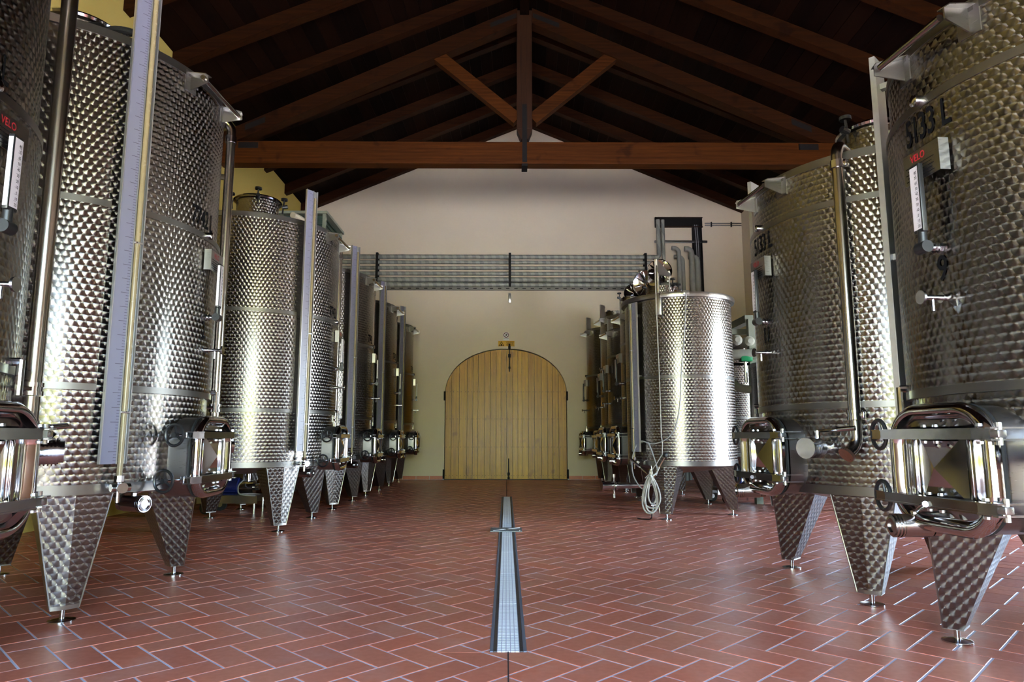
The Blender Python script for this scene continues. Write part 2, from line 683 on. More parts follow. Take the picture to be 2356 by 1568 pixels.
def slope_beam(mb, y, x_in, x_out, z_off, depth, width, tail=0):
    """beam lying along the slope; z_off below the board underside to its top"""
    rx = SH * y
    sg = 1 if x_out > 0 else -1
    P = []
    for yy in (y - width / 2, y + width / 2):
        for x, t in ((x_in, 0), (x_out, 0), (x_out, -depth), (x_in, -depth)):
            P.append((rx + x, yy, RIDGE - SL * abs(x) - z_off + t))
    mb.add(P, [(0, 1, 2, 3), (7, 6, 5, 4), (0, 4, 5, 1), (1, 5, 6, 2), (2, 6, 7, 3), (3, 7, 4, 0)])


RAFT = [19.7, 18.2, 16.6, 15.05, 13.35, 11.8, 10.2, 8.6, 7.0, 5.4, 3.8, 2.2, .6, -1.0]
for y in RAFT:
    for sg in (-1, 1):
        mb = MB()
        rx = SH * y
        xo = ((XW if y < YB else XR) - rx) if sg > 0 else (XL - rx)
        slope_beam(mb, y, sg * .02, xo, 0.0, .26, .2)
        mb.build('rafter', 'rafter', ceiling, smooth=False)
mb = MB()
P = []
for y in (REAR_Y, YF):
    rx = SH * y
    P += [(rx - .1, y, RIDGE - .5), (rx + .1, y, RIDGE - .5), (rx + .1, y, RIDGE - .02), (rx - .1, y, RIDGE - .02)]
mb.add(P, [(0, 1, 2, 3), (7, 6, 5, 4), (0, 4, 5, 1), (1, 5, 6, 2), (2, 6, 7, 3), (3, 7, 4, 0)])
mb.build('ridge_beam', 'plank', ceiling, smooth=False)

# the king-post truss
YT = 14.0
tx = SH * YT
tr = empty('roof_truss', (tx, YT, 0))
tag(tr, 'dark timber king post truss with a long tie beam across the hall', 'roof truss')
mb = MB()
mb.box(((XW + XL) / 2 - tx, 0, 7.185), (XW - XL, .3, .49), .015)
mb.build('tie_beam', 'beam', tr, smooth=False)
mb = MB()
mb.box((-.01, 0, 9.1), (.33, .26, 2.75), .01)
mb.prism([(-.165, 7.72), (-.08, 7.5), (.08, 7.5), (.165, 7.72)], -.13, .13, (Vector((-.01, 0, 0)), Vector((1, 0, 0)), Vector((0, 0, 1)), Vector((0, 1, 0))))
mb.build('king_post', 'post', tr, smooth=False)
for sg in (-1, 1):
    mb = MB()
    xo = (XR - tx) if sg > 0 else (XL - tx)
    P = []
    for yy in (-.14, .14):
        for x, zz in ((sg * .16, 10.52), (xo, 7.60), (xo, 7.28), (sg * .16, 10.16)):
            P.append((x, yy, zz))
    mb.add(P, [(0, 1, 2, 3), (7, 6, 5, 4), (0, 4, 5, 1), (1, 5, 6, 2), (2, 6, 7, 3), (3, 7, 4, 0)])
    mb.build('principal_rafter', 'rafter', tr, smooth=False)
    mb = MB()
    a, b = Vector((sg * .16, 0, 7.97)), Vector((sg * 1.95, 0, 9.48))
    d = (b - a).normalized()
    n = Vector((-d.z, 0, d.x))
    P = []
    for yy in (-.1, .1):
        for p, s_ in ((a, 1), (b, 1), (b, -1), (a, -1)):
            P.append(p + n * (s_ * .13) + Vector((0, yy, 0)))
    mb.add(P, [(0, 1, 2, 3), (7, 6, 5, 4), (0, 4, 5, 1), (1, 5, 6, 2), (2, 6, 7, 3), (3, 7, 4, 0)])
    mb.build('strut', 'beam', tr, smooth=False)
    mb = MB()
    x0 = xo - sg * .62
    for yy in (-.155, .155):
        MB().box((x0, yy, 7.33), (.42, .012, .13)).build('iron_plate', 'iron', tr, smooth=False)
    for yy in (-.147, .147):
        p0 = Vector((xo - sg * .95, yy, 7.60 + .95 * .415 - .02))
        q = Vector((sg * .42, 0, -.42 * .43))
        mb = MB()
        mb.add([p0, p0 + q, p0 + q + Vector((0, 0, -.13)), p0 + Vector((0, 0, -.13))], [(0, 1, 2, 3), (3, 2, 1, 0)])
        mb.build('iron_strap', 'iron', tr, smooth=False)
        a0, a1 = sg * .18, sg * .75
        k = -.425 if sg > 0 else .425
        mb = MB().add([(a0, yy, 10.40), (a1, yy, 10.40 + k * (a1 - a0)), (a1, yy, 10.29 + k * (a1 - a0)), (a0, yy, 10.29)], [(0, 1, 2, 3), (3, 2, 1, 0)])
        mb.build('iron_strap', 'iron', tr, smooth=False)
mb = MB()
for yy in (-.16, .16):
    mb.box((-.01, yy, 7.62), (.10, .014, 1.3))
mb.box((-.01, 0, 6.91), (.12, .34, .05))
mb.build('stirrup_strap', 'iron', tr, smooth=False)

# floor
floor = struct(MB().box(((XL + XW) / 2, (REAR_Y + YF) / 2, -.0525), (XW - XL + .6, YF - REAR_Y + .6, .1)).build('floor', 'grout', smooth=False))
tw = .1895
OFF = (16.7, 13.72)
e1 = Vector((1, 1)) / math.sqrt(2)
e2 = Vector((-1, 1)) / math.sqrt(2)
G = .0055
DR = (-.092, .118, 4.07, 14.24)       # drain channel


def clip(poly, ax, lim, keep_less):
    out = []
    for i in range(len(poly)):
        a, b = poly[i], poly[(i + 1) % len(poly)]
        ia = (a[ax] <= lim) == keep_less
        ib = (b[ax] <= lim) == keep_less
        if ia:
            out.append(a)
        if ia != ib:
            t = (lim - a[ax]) / (b[ax] - a[ax])
            out.append((a[0] + (b[0] - a[0]) * t, a[1] + (b[1] - a[1]) * t))
    return out


fx = math.tan(math.radians(37.5))
tiles = []
for i in range(-60, 180):
    for j in range(-80, 140):
        k = (i + j) % 4
        if k == 0:
            du, dv = 2, 1
        elif k == 2:
            du, dv = 1, 2
        else:
            continue
        a0, b0 = (i + OFF[0] - 16) * tw, (j + OFF[1] - 12) * tw
        if k == 0:
            pass
        a1, b1 = a0 + du * tw, b0 + dv * tw
        cen = e1 * ((a0 + a1) / 2) + e2 * ((b0 + b1) / 2)
        if not (XL - .2 < cen.x < XW + .2 and REAR_Y < cen.y < YF - .05):
            continue
        P = [e1 * a + e2 * b for a, b in ((a0 + G, b0 + G), (a1 - G, b0 + G), (a1 - G, b1 - G), (a0 + G, b1 - G))]
        polys = [[(p.x, p.y) for p in P]]
        whole = True
        px = [p.x for p in P]
        py = [p.y for p in P]
        if min(px) < DR[1] and max(px) > DR[0] and min(py) < DR[3] and max(py) > DR[2]:
            whole = False
            polys = []
            src = [(p.x, p.y) for p in P]
            inner = clip(clip(src, 1, DR[2], False), 1, DR[3], True)
            for q in (clip(src, 1, DR[2], True), clip(src, 1, DR[3], False)):
                if len(q) > 2:
                    polys.append(q)
            if len(inner) > 2:
                for q in (clip(inner, 0, DR[0], True), clip(inner, 0, DR[1], False)):
                    if len(q) > 2:
                        polys.append(q)
        vis = cen.y > 3.25 and abs(cen.x) < cen.y * .80
        tiles.append((cen.y if vis else 99, k, cen, polys, whole))
tiles.sort(key=lambda t: t[0])
shared = {}
count = 0
far = MB()
fartint = []


def slab(mb, poly, z0=-.008, z1=0.0, c=(0, 0)):
    """chamfered tile"""
    n = len(poly)
    cx = sum(p[0] for p in poly) / n
    cy = sum(p[1] for p in poly) / n
    ins = []
    for p in poly:
        d = Vector((cx - p[0], cy - p[1]))
        L = d.length
        ins.append((p[0] + d.x / L * .004, p[1] + d.y / L * .004))
    vs = [(p[0] - c[0], p[1] - c[1], z0) for p in poly] + [(p[0] - c[0], p[1] - c[1], z1 - .002) for p in poly] + [(p[0] - c[0], p[1] - c[1], z1) for p in ins]
    fs = [list(range(2 * n, 3 * n))]
    for i in range(n):
        q = (i + 1) % n
        fs += [(i, q, n + q, n + i), (n + i, n + q, 2 * n + q, 2 * n + i)]
    mb.add(vs, fs)


for dist, k, cen, polys, whole in tiles:
    rz = random.uniform(-.0012, .0006)
    if dist < 50 and count < 298:
        if whole:
            if k not in shared:
                mb = MB()
                slab(mb, polys[0], c=(cen.x, cen.y))
                o = mb.build('floor_tile', 'tile', floor, smooth=False)
                shared[k] = o.data
            else:
                o = bpy.data.objects.new('floor_tile', shared[k])
                COL.objects.link(o)
                o.parent = floor
            o.location = (cen.x, cen.y, rz)
            count += 1
        else:
            for q in polys:
                mb = MB()
                slab(mb, q, c=(cen.x, cen.y))
                o = mb.build('floor_tile', 'tile', floor, smooth=False, loc=(cen.x, cen.y, rz))
                count += 1
    else:
        r_ = random.random()
        for q in polys:
            n0 = len(far.f)
            slab(far, q, -.008, rz)
            fartint += [r_] * (len(far.f) - n0)
ft = far.build('floor_tiling', 'tile_far', floor, smooth=False)
ft['kind'] = 'stuff'
at = ft.data.attributes.new('tint', 'FLOAT', 'FACE')
at.data.foreach_set('value', fartint[:len(ft.data.polygons)] + [0.5] * max(0, len(ft.data.polygons) - len(fartint)))
mb = MB()
mb.box((.012, (REAR_Y + DR[2]) / 2, .0005), (.007, DR[2] - REAR_Y, .003))
mb.box((.012, (YF + DR[3]) / 2, .0005), (.010, YF - DR[3], .003))
mb.build('expansion_joint', 'joint', floor, smooth=False)

# terracotta skirting on the far wall
bb = struct(MB().box(((XL + DX0) / 2, YF - .006, .05), (DX0 - XL - .02, .012, .1)).box(((XR + DX1) / 2, YF - .006, .05), (XR - DX1 - .02, .012, .1)).build('baseboard_far', 'grout', smooth=False))
for x0, x1, sg in ((DX0 - .03, XL, -1), (DX1 + .03, XR, 1)):
    n = int(abs(x1 - x0) / .38)
    for i in range(n):
        a = x0 + sg * .38 * (i + .5)
        MB().box((0, 0, 0), (.37, .02, .098), .003).build('skirting_tile', 'tile', bb, smooth=False, loc=(a, YF - .013, .055))

# arched oak double door
door = struct(empty('door_1', (0, YF, 0)))
edges = [DX0 + .015] + [(980 + p / 2.45 - 1165) / 1590 * YF for p in (143, 187, 231, 264, 293, 330, 362, 396, 424)]
edges += [(980 + p / 2.45 - 1165) / 1590 * YF for p in (455, 490, 519, 543, 578, 613, 653, 687, 716, 750)] + [DX1 - .015]
for a, b in zip(edges[:-1], edges[1:]):
    mb = MB()
    a2, b2 = a + .004, b - .004
    n = 6
    xsn = [a2 + (b2 - a2) * i / n for i in range(n + 1)]
    dy = random.uniform(-.004, .004)
    pl = [(a2, .02), (b2, .02)] + [(x, max(.3, arch(x) - .03)) for x in xsn[::-1]]
    mb.prism(pl, .03 + dy, .09, (Vector((0, 0, 0)), Vector((1, 0, 0)), Vector((0, 0, 1)), Vector((0, 1, 0))))
    mb.build('door_plank', 'door', door, smooth=False)
mb = MB()
for a, b in zip(edges[:-1], edges[1:]):
    for z in (.12, .92, 1.72, 2.50):
        for t in (.22, .78):
            mb.box((a + (b - a) * t, .025, z), (.016, .012, .016))
o = mb.build('door_nails', 'iron', door, smooth=False)
o['kind'] = 'stuff'
mb = MB()
mb.box((.09, .0, 3.46), (.035, .02, .75))
mb.box((.09, .0, 3.80), (.07, .05, .09), .01)
mb.box((.09, -.01, 3.55), (.075, .03, .10), .006)
mb.box((.09, -.01, 3.20), (.06, .03, .06), .006)
mb.cyl((.09, -.01, 3.84), (.09, -.01, 3.90), .025)
mb.build('top_bolt', 'iron', door, smooth=False)
mb = MB()
mb.box((.07, .0, .32), (.03, .02, .55))
mb.box((.07, -.01, .16), (.07, .03, .08), .006)
mb.box((.07, -.01, .05), (.06, .04, .07), .006)
mb.build('bottom_bolt', 'iron', door, smooth=False)
for x in (DX0, DX1):
    for z in (2.38, .16):
        sg = -1 if x < 0 else 1
        mb = MB()
        mb.box((x + sg * .005, -.015, z), (.055, .03, .26), .004)
        mb.cyl((x + sg * .0, -.03, z - .13), (x + sg * .0, -.03, z + .13), .018, n=10)
        mb.build('hinge', 'iron', door, smooth=False)

# ------------------------------------------------------------------ drain channel
dr = empty('drain_channel', (0, 0, 0))
tag(dr, 'long floor drain with pale gratings and dark metal rails', 'floor drain')
L = DR[3] - DR[2]
mb = MB()
mb.box((.013, (DR[2] + DR[3]) / 2, -.05), (DR[1] - DR[0], L, .02))
mb.build('drain_bed', 'iron', dr, smooth=False)
for sg, x in ((-1, DR[0]), (1, DR[1])):
    mb = MB().box((x - sg * .010, (DR[2] + DR[3]) / 2, -.02), (.020, L, .046), .003)
    mb.build('outer_rail', 'cutedge', dr, smooth=False)
    mb = MB().box((x - sg * .030, (DR[2] + DR[3]) / 2, -.022), (.0195, L, .05), .003)
    mb.build('inner_rail', 'cutframe', dr, smooth=False)
ng = 9
gl = L / ng
gw0, gw1 = DR[0] + .041, DR[1] - .041
for g in range(ng):
    y0, y1 = DR[2] + g * gl + .004, DR[2] + (g + 1) * gl - .004
    mb = MB()
    w6 = (gw1 - gw0) / 5
    nr = 34
    for i in range(5):
        mb.box((gw0 + w6 * (i + .5), (y0 + y1) / 2, -.014), (w6 - .009, y1 - y0, .010))
        for q in range(nr):
            mb.box((gw0 + w6 * (i + .5), y0 + (y1 - y0) * (q + .5) / nr, -.003), (w6 - .0045, (y1 - y0) / nr - .0035, .008))
    mb.build('grating', 'grate', dr, smooth=False)
cp = empty('sump_cover', (.0, 9.17, 0))
tag(cp, 'flat steel sump cover lying crosswise over the floor drain', 'drain cover')
mb = MB().box((0, 0, .008), (.41, .34, .012), .003)
mb.build('cover_plate', 'cover', cp, smooth=False)
mb = MB()
for sg in (-1, 1):
    d = Vector((.36, sg * .28, 0)).normalized()
    n = Vector((-d.y, d.x, 0))
    P = [d * -.22 + n * .012, d * .22 + n * .012, d * .22 - n * .012, d * -.22 - n * .012]
    mb.add([(p.x, p.y, .0145) for p in P] + [(p.x, p.y, .019) for p in P], [(3, 2, 1, 0), (4, 5, 6, 7), (0, 1, 5, 4), (1, 2, 6, 5), (2, 3, 7, 6), (3, 0, 4, 7)])
mb.build('cross_rib', 'chan', cp, smooth=False)

# yard behind the rear gateway and outside the side doorway, seen only in reflections
g = struct(MB().box((0, -30, -.12), (90, 54, .1)).box((XW + 20.3, 15, -.12), (40, 36, .1)).build('ground', 'concrete', smooth=False))
mb = MB()
random.seed(3)
n = 90
for i in range(n):
    x0, x1 = -36 + i * .8, -36 + (i + 1) * .8
    hh = 5.0 + random.uniform(-.5, .5)
    mb.box(((x0 + x1) / 2, -30 + random.uniform(-.4, .4), hh / 2), (1.0, 1.6, hh), .18)
hd = mb.build('garden_hedge', 'hedge', None, smooth=False)
hd['kind'] = 'structure'

# ------------------------------------------------------------------ tanks
random.seed(11)


def frame(r, a, z):
    """local frame on the shell: columns = outward n, tangent t, up"""
    n = Vector((math.cos(a), math.sin(a), 0))
    t = Vector((-math.sin(a), math.cos(a), 0))
    m = Matrix.Identity(4)
    for i, v in enumerate((n, t, Vector((0, 0, 1)), n * r + Vector((0, 0, z)))):
        for k in range(3):
            m[k][i] = v[k]
    return m


def make_leg(root, a, R, zt, top_w=.46, top_d=.44, bot_w=.165, bot_d=.115, rf=None):
    """folded plate leg: two outer faces with a crease, two side flanges, a back; on a screw foot"""
    rt, rb = R * .985, (rf or R * .92) + .05
    z0 = .085
    F = frame(0, a, 0)
    hw, hb = top_w / 2, bot_w / 2
    drop = R - math.sqrt(max(R * R - hw * hw, 0))
    top = [(rt, 0), (rt - drop, hw), (rt - top_d, hw * .82), (rt - top_d, -hw * .82), (rt - drop, -hw)]
    bot = [(rb, 0), (rb - .012, hb), (rb - bot_d, hb * .9), (rb - bot_d, -hb * .9), (rb - .012, -hb)]
    ztop = [zt, zt, zt - .02, zt - .02, zt]
    mb = MB().at(F)
    for i in range(5):
        j = (i + 1) % 5
        (r0, t0), (r1, t1) = top[i], top[j]
        (r2, t2), (r3, t3) = bot[i], bot[j]
        lw = math.hypot(r1 - r0, t1 - t0)
        lb = math.hypot(r3 - r2, t3 - t2)
        if i == 0:      # outer plate, right half
            us = (0, lw, lb, 0)
        elif i == 4:
            us = (-lw, 0, 0, -lb)
        else:
            us = (0, lw, lw * .5 + lb * .5, lw * .5 - lb * .5)
        mb.add([(r0, t0, ztop[i]), (r1, t1, ztop[j]), (r3, t3, z0), (r2, t2, z0)], [(3, 2, 1, 0)],
               [(us[0], ztop[i]), (us[1], ztop[j]), (us[2], z0), (us[3], z0)])
    leg = mb.build('leg', 'perl_leg', root, smooth=False)
    # bright folded edge along the outer corners and the closing plate
    mb = MB().at(F)
    for s in (1, 4):
        mb.tube([(top[s][0], top[s][1], zt), (bot[s][0], bot[s][1], z0)], .005, 6)
    mb.prism([(b[0] + (.003 if k in (0, 1, 4) else -.003), b[1]) for k, b in enumerate(bot)], z0 - .004, z0 + .022)
    mb.build('leg_edge', 'brush', leg)
    rc = rb - bot_d * .55
    mb = MB().at(F)
    mb.cyl((rc, 0, .012), (rc, 0, .10), .017, n=12)
    mb.build('foot_screw', 'rod', leg)
    mb = MB().at(F)
    mb.cyl((rc, 0, 0), (rc, 0, .008), .082, n=28)
    mb.cyl((rc, 0, .008), (rc, 0, .018), .08, .03, n=28)
    mb.build('foot_disc', 'rod', leg)
    return leg


def make_manway(root, R, a, z, w=.33, h=.30, out=.14, wheels='side', sc=1.0):
    F = frame(R, a, z)
    w, h = w * sc, h * sc
    rc = .19 * sc
    P = rrect(w, h, rc, 14)
    n = len(P)
    # neck
    mb = MB().at(F)
    vs, fs = [], []
    inset = R - math.sqrt(R * R - w * w) + .06
    for d in (-inset, out - .03):
        vs += [(d, p[0], p[1]) for p in P]
    fs = [(i, (i + 1) % n, n + (i + 1) % n, n + i) for i in range(n)]
    mb.add(vs, fs)
    mb.prism(P, out - .05, out - .032, (Vector((0, 0, 0)), Vector((0, 1, 0)), Vector((0, 0, 1)), Vector((1, 0, 0))))
    neck = mb.build('manway', 'brush', root)
    # gasket
    mb = MB().at(F)
    mb.tube([(out - .028, p[0] * 1.0, p[1] * 1.0) for p in P], .011, 6, closed=True)
    mb.build('gasket', 'gasket', neck)
    # dished door: rolled rim, sunk panel
    Rf = [(.02, 1.03), (.05, 1.05), (.075, 1.0), (.085, .94), (.075, .88), (.045, .84), (.035, .80), (.034, .5)]
    vs, fs = [], []
    for d, k in Rf:
        ww, hh = w - (1 - k) * w, h - (1 - k) * w
        r2 = max(.06 * sc, rc - (1 - k) * w * .9)
        vs += [(out - .03 + d, p[0], p[1]) for p in rrect(ww, hh, min(r2, ww * .95, hh * .95), 14)]
    for j in range(len(Rf) - 1):
        for i in range(n):
            fs.append((j * n + i, j * n + (i + 1) % n, (j + 1) * n + (i + 1) % n, (j + 1) * n + i))
    fs.append([(len(Rf) - 1) * n + i for i in range(n)])
    mb = MB().at(F)
    mb.add(vs, fs)
    mb.build('manway_door', 'pol', neck, ang=75)
    # pressed pyramid
    mb = MB().at(F)
    b = out + .006
    pw, ph = .155 * sc, .165 * sc
    mb.add([(b, -pw, -ph), (b, pw, -ph), (b, pw, ph), (b, -pw, ph), (b + .05 * sc, 0, 0)], [(0, 1, 4), (1, 2, 4), (2, 3, 4), (3, 0, 4)])
    mb.build('pressed_pyramid', 'pol', neck, smooth=False)
    for sg in (-1, 1):
        MB().at(F).box((b + .004, sg * (pw + .03), 0), (.014, .012, ph * 2), .003).build('door_rib', 'pol', neck)
    for zz in (.165 * sc, -.165 * sc):
        # clamp bar with two flanges
        mb = MB().at(F)
        x = out + .085
        prof = [(-w - .14 * sc, x - .035), (-w - .02, x), (w - .05, x), (w + .05, x - .03)]
        for (u0, x0), (u1, x1) in zip(prof[:-1], prof[1:]):
            for dz in (-.022, .022):
                c = [(x0, u0, zz + dz - .004), (x1, u1, zz + dz - .004), (x1 - .055, u1, zz + dz - .004), (x0 - .055, u0, zz + dz - .004)]
                mb.add(c + [(p[0], p[1], p[2] + .008) for p in c], [(0, 1, 2, 3)[::-1], (4, 5, 6, 7), (0, 1, 5, 4), (1, 2, 6, 5), (2, 3, 7, 6), (3, 0, 4, 7)])
            mb.add([(x0 - .004, u0, zz - .022), (x1 - .004, u1, zz - .022), (x1 - .004, u1, zz + .022), (x0 - .004, u0, zz + .022)], [(0, 1, 2, 3)])
        mb.build('clamp_bar', 'rod', neck, smooth=False)
        mb = MB().at(F)
        for u, r_ in ((-.05, .014), (.03, .014), (w - .03, .016)):
            for dz in (-.034, .034):
                mb.cyl((x - .03, u, zz + dz), (x - .03, u, zz + dz * 1.35), r_, r_ * .9, n=8)
        mb.build('clamp_bolt', 'bolt', neck)['kind'] = 'stuff'
        # hinge yoke at the far end
        mb = MB().at(F)
        for dz in (-.026, .026):
            mb.box((out - .02, w + .045, zz + dz), (.20, .03, .008))
        mb.cyl((out + .03, w + .05, zz - .05), (out + .03, w + .05, zz + .05), .014, n=10)
        mb.box((out + .035, w + .05, zz), (.045, .05, .035), .006)
        mb.build('hinge_yoke', 'bolt', neck)
        # black hand wheel
        mb = MB().at(F)
        if wheels == 'side':
            low = zz < 0
            ax = Vector((-.30, -1, 0)).normalized()
            base = Vector((out - .06, -w - .005, zz))
            c = base + ax * (.20 if low else .12)
        else:
            ax = Vector((1, -.15, 0)).normalized()
            base = Vector((out - .03, -w - .08 * sc, zz))
            c = base + ax * .07
        rod = MB().at(F)
        rod.cyl(base - ax * .02, c, .009, n=8)
        rod.box(base, (.03, .03, .05), .004)
        rod.build('wheel_rod', 'rod', neck)
        mb.torus(c, ax, .078, .011, 26, 8)
        p = ax.cross(Vector((0, 0, 1))).normalized()
        q = ax.cross(p)
        for k in range(3):
            t = 2 * PI * k / 3 + .5
            mb.cyl(c - ax * .012, c + (p * math.cos(t) + q * math.sin(t)) * .076, .009, .007, n=6)
        mb.cyl(c - ax * .025, c + ax * .012, .02, n=10)
        mb.build('hand_wheel', 'black', neck)
    return neck


def make_gauge(root, R, a, z0, z1, flip=1):
    F = frame(R, a, 0)
    so = .06
    mb = MB().at(F)
    w = .085
    # U channel
    mb.box((so, 0, (z0 + z1) / 2), (.006, 2 * w, z1 - z0))
    for t in (-w, .02 * flip, w):
        mb.box((so + .016, t, (z0 + z1) / 2), (.034, .006, z1 - z0))
    for z in (z0 + .15, (z0 + z1) / 2, min(z1 - .2, z0 + 2.7)):
        mb.box((so / 2, 0, z), (so, .05, .04))
    g = mb.build('level_gauge', 'chan', root, smooth=False)
    mb = MB().at(F)
    t0, t1 = sorted((-w * flip, .018 * flip))
    t0, t1 = t0 + .005, t1 - .001
    x = so + .026
    uv = [(0, z0), (1, z0), (1, z1), (0, z1)] if flip > 0 else [(1, z0), (0, z0), (0, z1), (1, z1)]
    mb.add([(x, t0, z0), (x, t1, z0), (x, t1, z1 - .004), (x, t0, z1 - .004)], [(0, 1, 2, 3)], uv)
    mb.build('scale_plate', 'scale', g, smooth=False)
    mb = MB().at(F)
    tt = .052 * flip
    mb.cyl((so + .018, tt, z0 - .10), (so + .018, tt, z1 - .1), .019, n=12)
    mb.build('sight_tube', 'amber', g)
    mb = MB().at(F)
    for z in (z0 + .35, z0 + 1.55):
        mb.box((so + .02, tt, z), (.045, .06, .014), .003)
    mb.build('tube_clip', 'bolt', g)['kind'] = 'stuff'
    mb = MB().at(F)
    z = z0 - .10
    mb.cyl((so + .018, tt, z + .02), (so + .018, tt, z - .02), .032, n=8)
    mb.cyl((-.02, tt, z - .06), (so + .07, tt, z - .06), .024, n=12)
    mb.cyl((so + .07, tt, z - .06), (so + .085, tt, z - .06), .036, n=14)
    mb.cyl((so + .018, tt + .075, z - .06), (so + .018, tt - .05, z - .06), .026, n=12)
    mb.cyl((so + .018, tt, z - .02), (so + .018, tt, z - .16), .013, n=10)
    mb.build('gauge_valve', 'rod', g)
    return g


def make_pipe(root, R, a, ztop, zclamp, capped=False, hose=False, tilt=0.0, tube_r=.043):
    F = frame(R, a, 0)
    so = .09
    mb = MB().at(F)
    pts = [(so, 0, zclamp - .03), (so, 0, ztop - .10)]
    for k in range(1, 7):
        t = PI / 2 * k / 6
        pts.append((so - .10 * (1 - math.cos(t)), 0, ztop - .10 + .10 * math.sin(t)))
    pts.append((so - .33, 0, ztop + .0))
    mb.tube(pts, tube_r, 16)
    p = mb.build('overflow_pipe', 'pipe', root)
    mb = MB().at(F)
    e = []
    d = Vector((1.0, tilt, 0)).normalized()
    for k in range(0, 7):
        t = D(58) * k / 6
        q = d * (.13 * (1 - math.cos(t)))
        e.append((so + q.x, q.y, zclamp - .05 - .10 - .13 * math.sin(t)))
    mb.tube([(so, 0, zclamp - .04)] + e, tube_r * .98, 16, cap=False)
    end = Vector(e[-1])
    dirv = (Vector(e[-1]) - Vector(e[-2])).normalized()
    mb.tube([end, end + dirv * .02, end + dirv * .022, end + dirv * .045], [tube_r * 1.0, tube_r * 1.05, tube_r * 1.35, tube_r * 1.35], 18, cap=False)
    mb.tube([end + dirv * .045, end + dirv * .044, end + dirv * .0], [tube_r * 1.35, tube_r * 1.05, tube_r * .95], 18, cap=False)
    mb.build('pipe_elbow', 'pipe', p)
    if capped:
        mb = MB().at(F)
        mb.cyl(end + dirv * .03, end + dirv * .052, tube_r * 1.36, n=20)
        mb.build('end_cap', 'copper', p)
    mb = MB().at(F)
    mb.cyl((so, 0, zclamp - .035), (so, 0, zclamp - .012), tube_r * 1.28, n=18)
    mb.cyl((so, 0, zclamp + .012), (so, 0, zclamp + .035), tube_r * 1.28, n=18)
    mb.cyl((so, 0, zclamp - .012), (so, 0, zclamp + .012), tube_r * 1.15, n=18)
    mb.box((so, tube_r * 1.3, zclamp), (.05, .03, .05), .006)
    mb.cyl((so, -tube_r, zclamp), (-.03, -tube_r, zclamp), .014, n=8)
    mb.build('pipe_clamp', 'rod', p)
    MB().at(F).box((so / 2, 0, ztop - .55), (so, .02, .05)).build('pipe_stay', 'rod', p)
    mb = MB().at(F)
    zt = ztop - .17
    mb.cyl((so, 0, zt - .03), (so, 0, zt + .03), tube_r * 1.25, n=18)
    mb.box((so, tube_r * 1.3, zt), (.05, .03, .05), .006)
    mb.build('pipe_union', 'rod', p)
    if hose:
        mb = MB().at(F)
        mb.cyl((so - .30, 0, ztop), (so - .36, 0, ztop), tube_r * 1.35, n=18)
        mb.build('hose_union', 'rod', p)
        mb = MB().at(F)
        pts, rr = [], []
        for k in range(60):
            pts.append((so - .36 - .010 * k, -.0004 * k * k * .3, ztop + .02 * math.sin(k / 60 * PI)))
            rr.append(tube_r * (1.18 if k % 3 else 1.0))
        mb.tube(pts, rr, 14)
        mb.build('corrugated_hose', 'hose_green', p)
    return p


def make_rail(root, R, a0, a1, z):
    for a in (a0, a1):
        F = frame(R, a, z)
        mb = MB().at(F)
        for t in (-.004,):
            c = [(-.01, t, -.16), (-.01, t, -.02), (.17, t, -.055), (.17, t, -.115)]
            mb.add(c + [(p[0], p[1] + .008, p[2]) for p in c], [(0, 1, 2, 3), (7, 6, 5, 4), (0, 4, 5, 1), (1, 5, 6, 2), (2, 6, 7, 3), (3, 7, 4, 0)])
            mb.add([(-.01, -.05, -.018), (.17, -.035, -.052), (.17, .035, -.052), (-.01, .05, -.018),
                    (-.01, -.05, -.024), (.17, -.035, -.058), (.17, .035, -.058), (-.01, .05, -.024)],
                   [(0, 1, 2, 3), (7, 6, 5, 4), (0, 4, 5, 1), (1, 5, 6, 2), (2, 6, 7, 3), (3, 7, 4, 0)])
            mb.box((.0, 0, -.09), (.012, .12, .17))
        mb.build('ladder_bracket', 'brush', root, smooth=False)
    mb = MB()
    mb.cyl(pol(R + .15, a0 - .03, z - .085), pol(R + .15, a1 + .03, z - .085), .02, n=12)
    mb.build('ladder_bar', 'pipe', root)


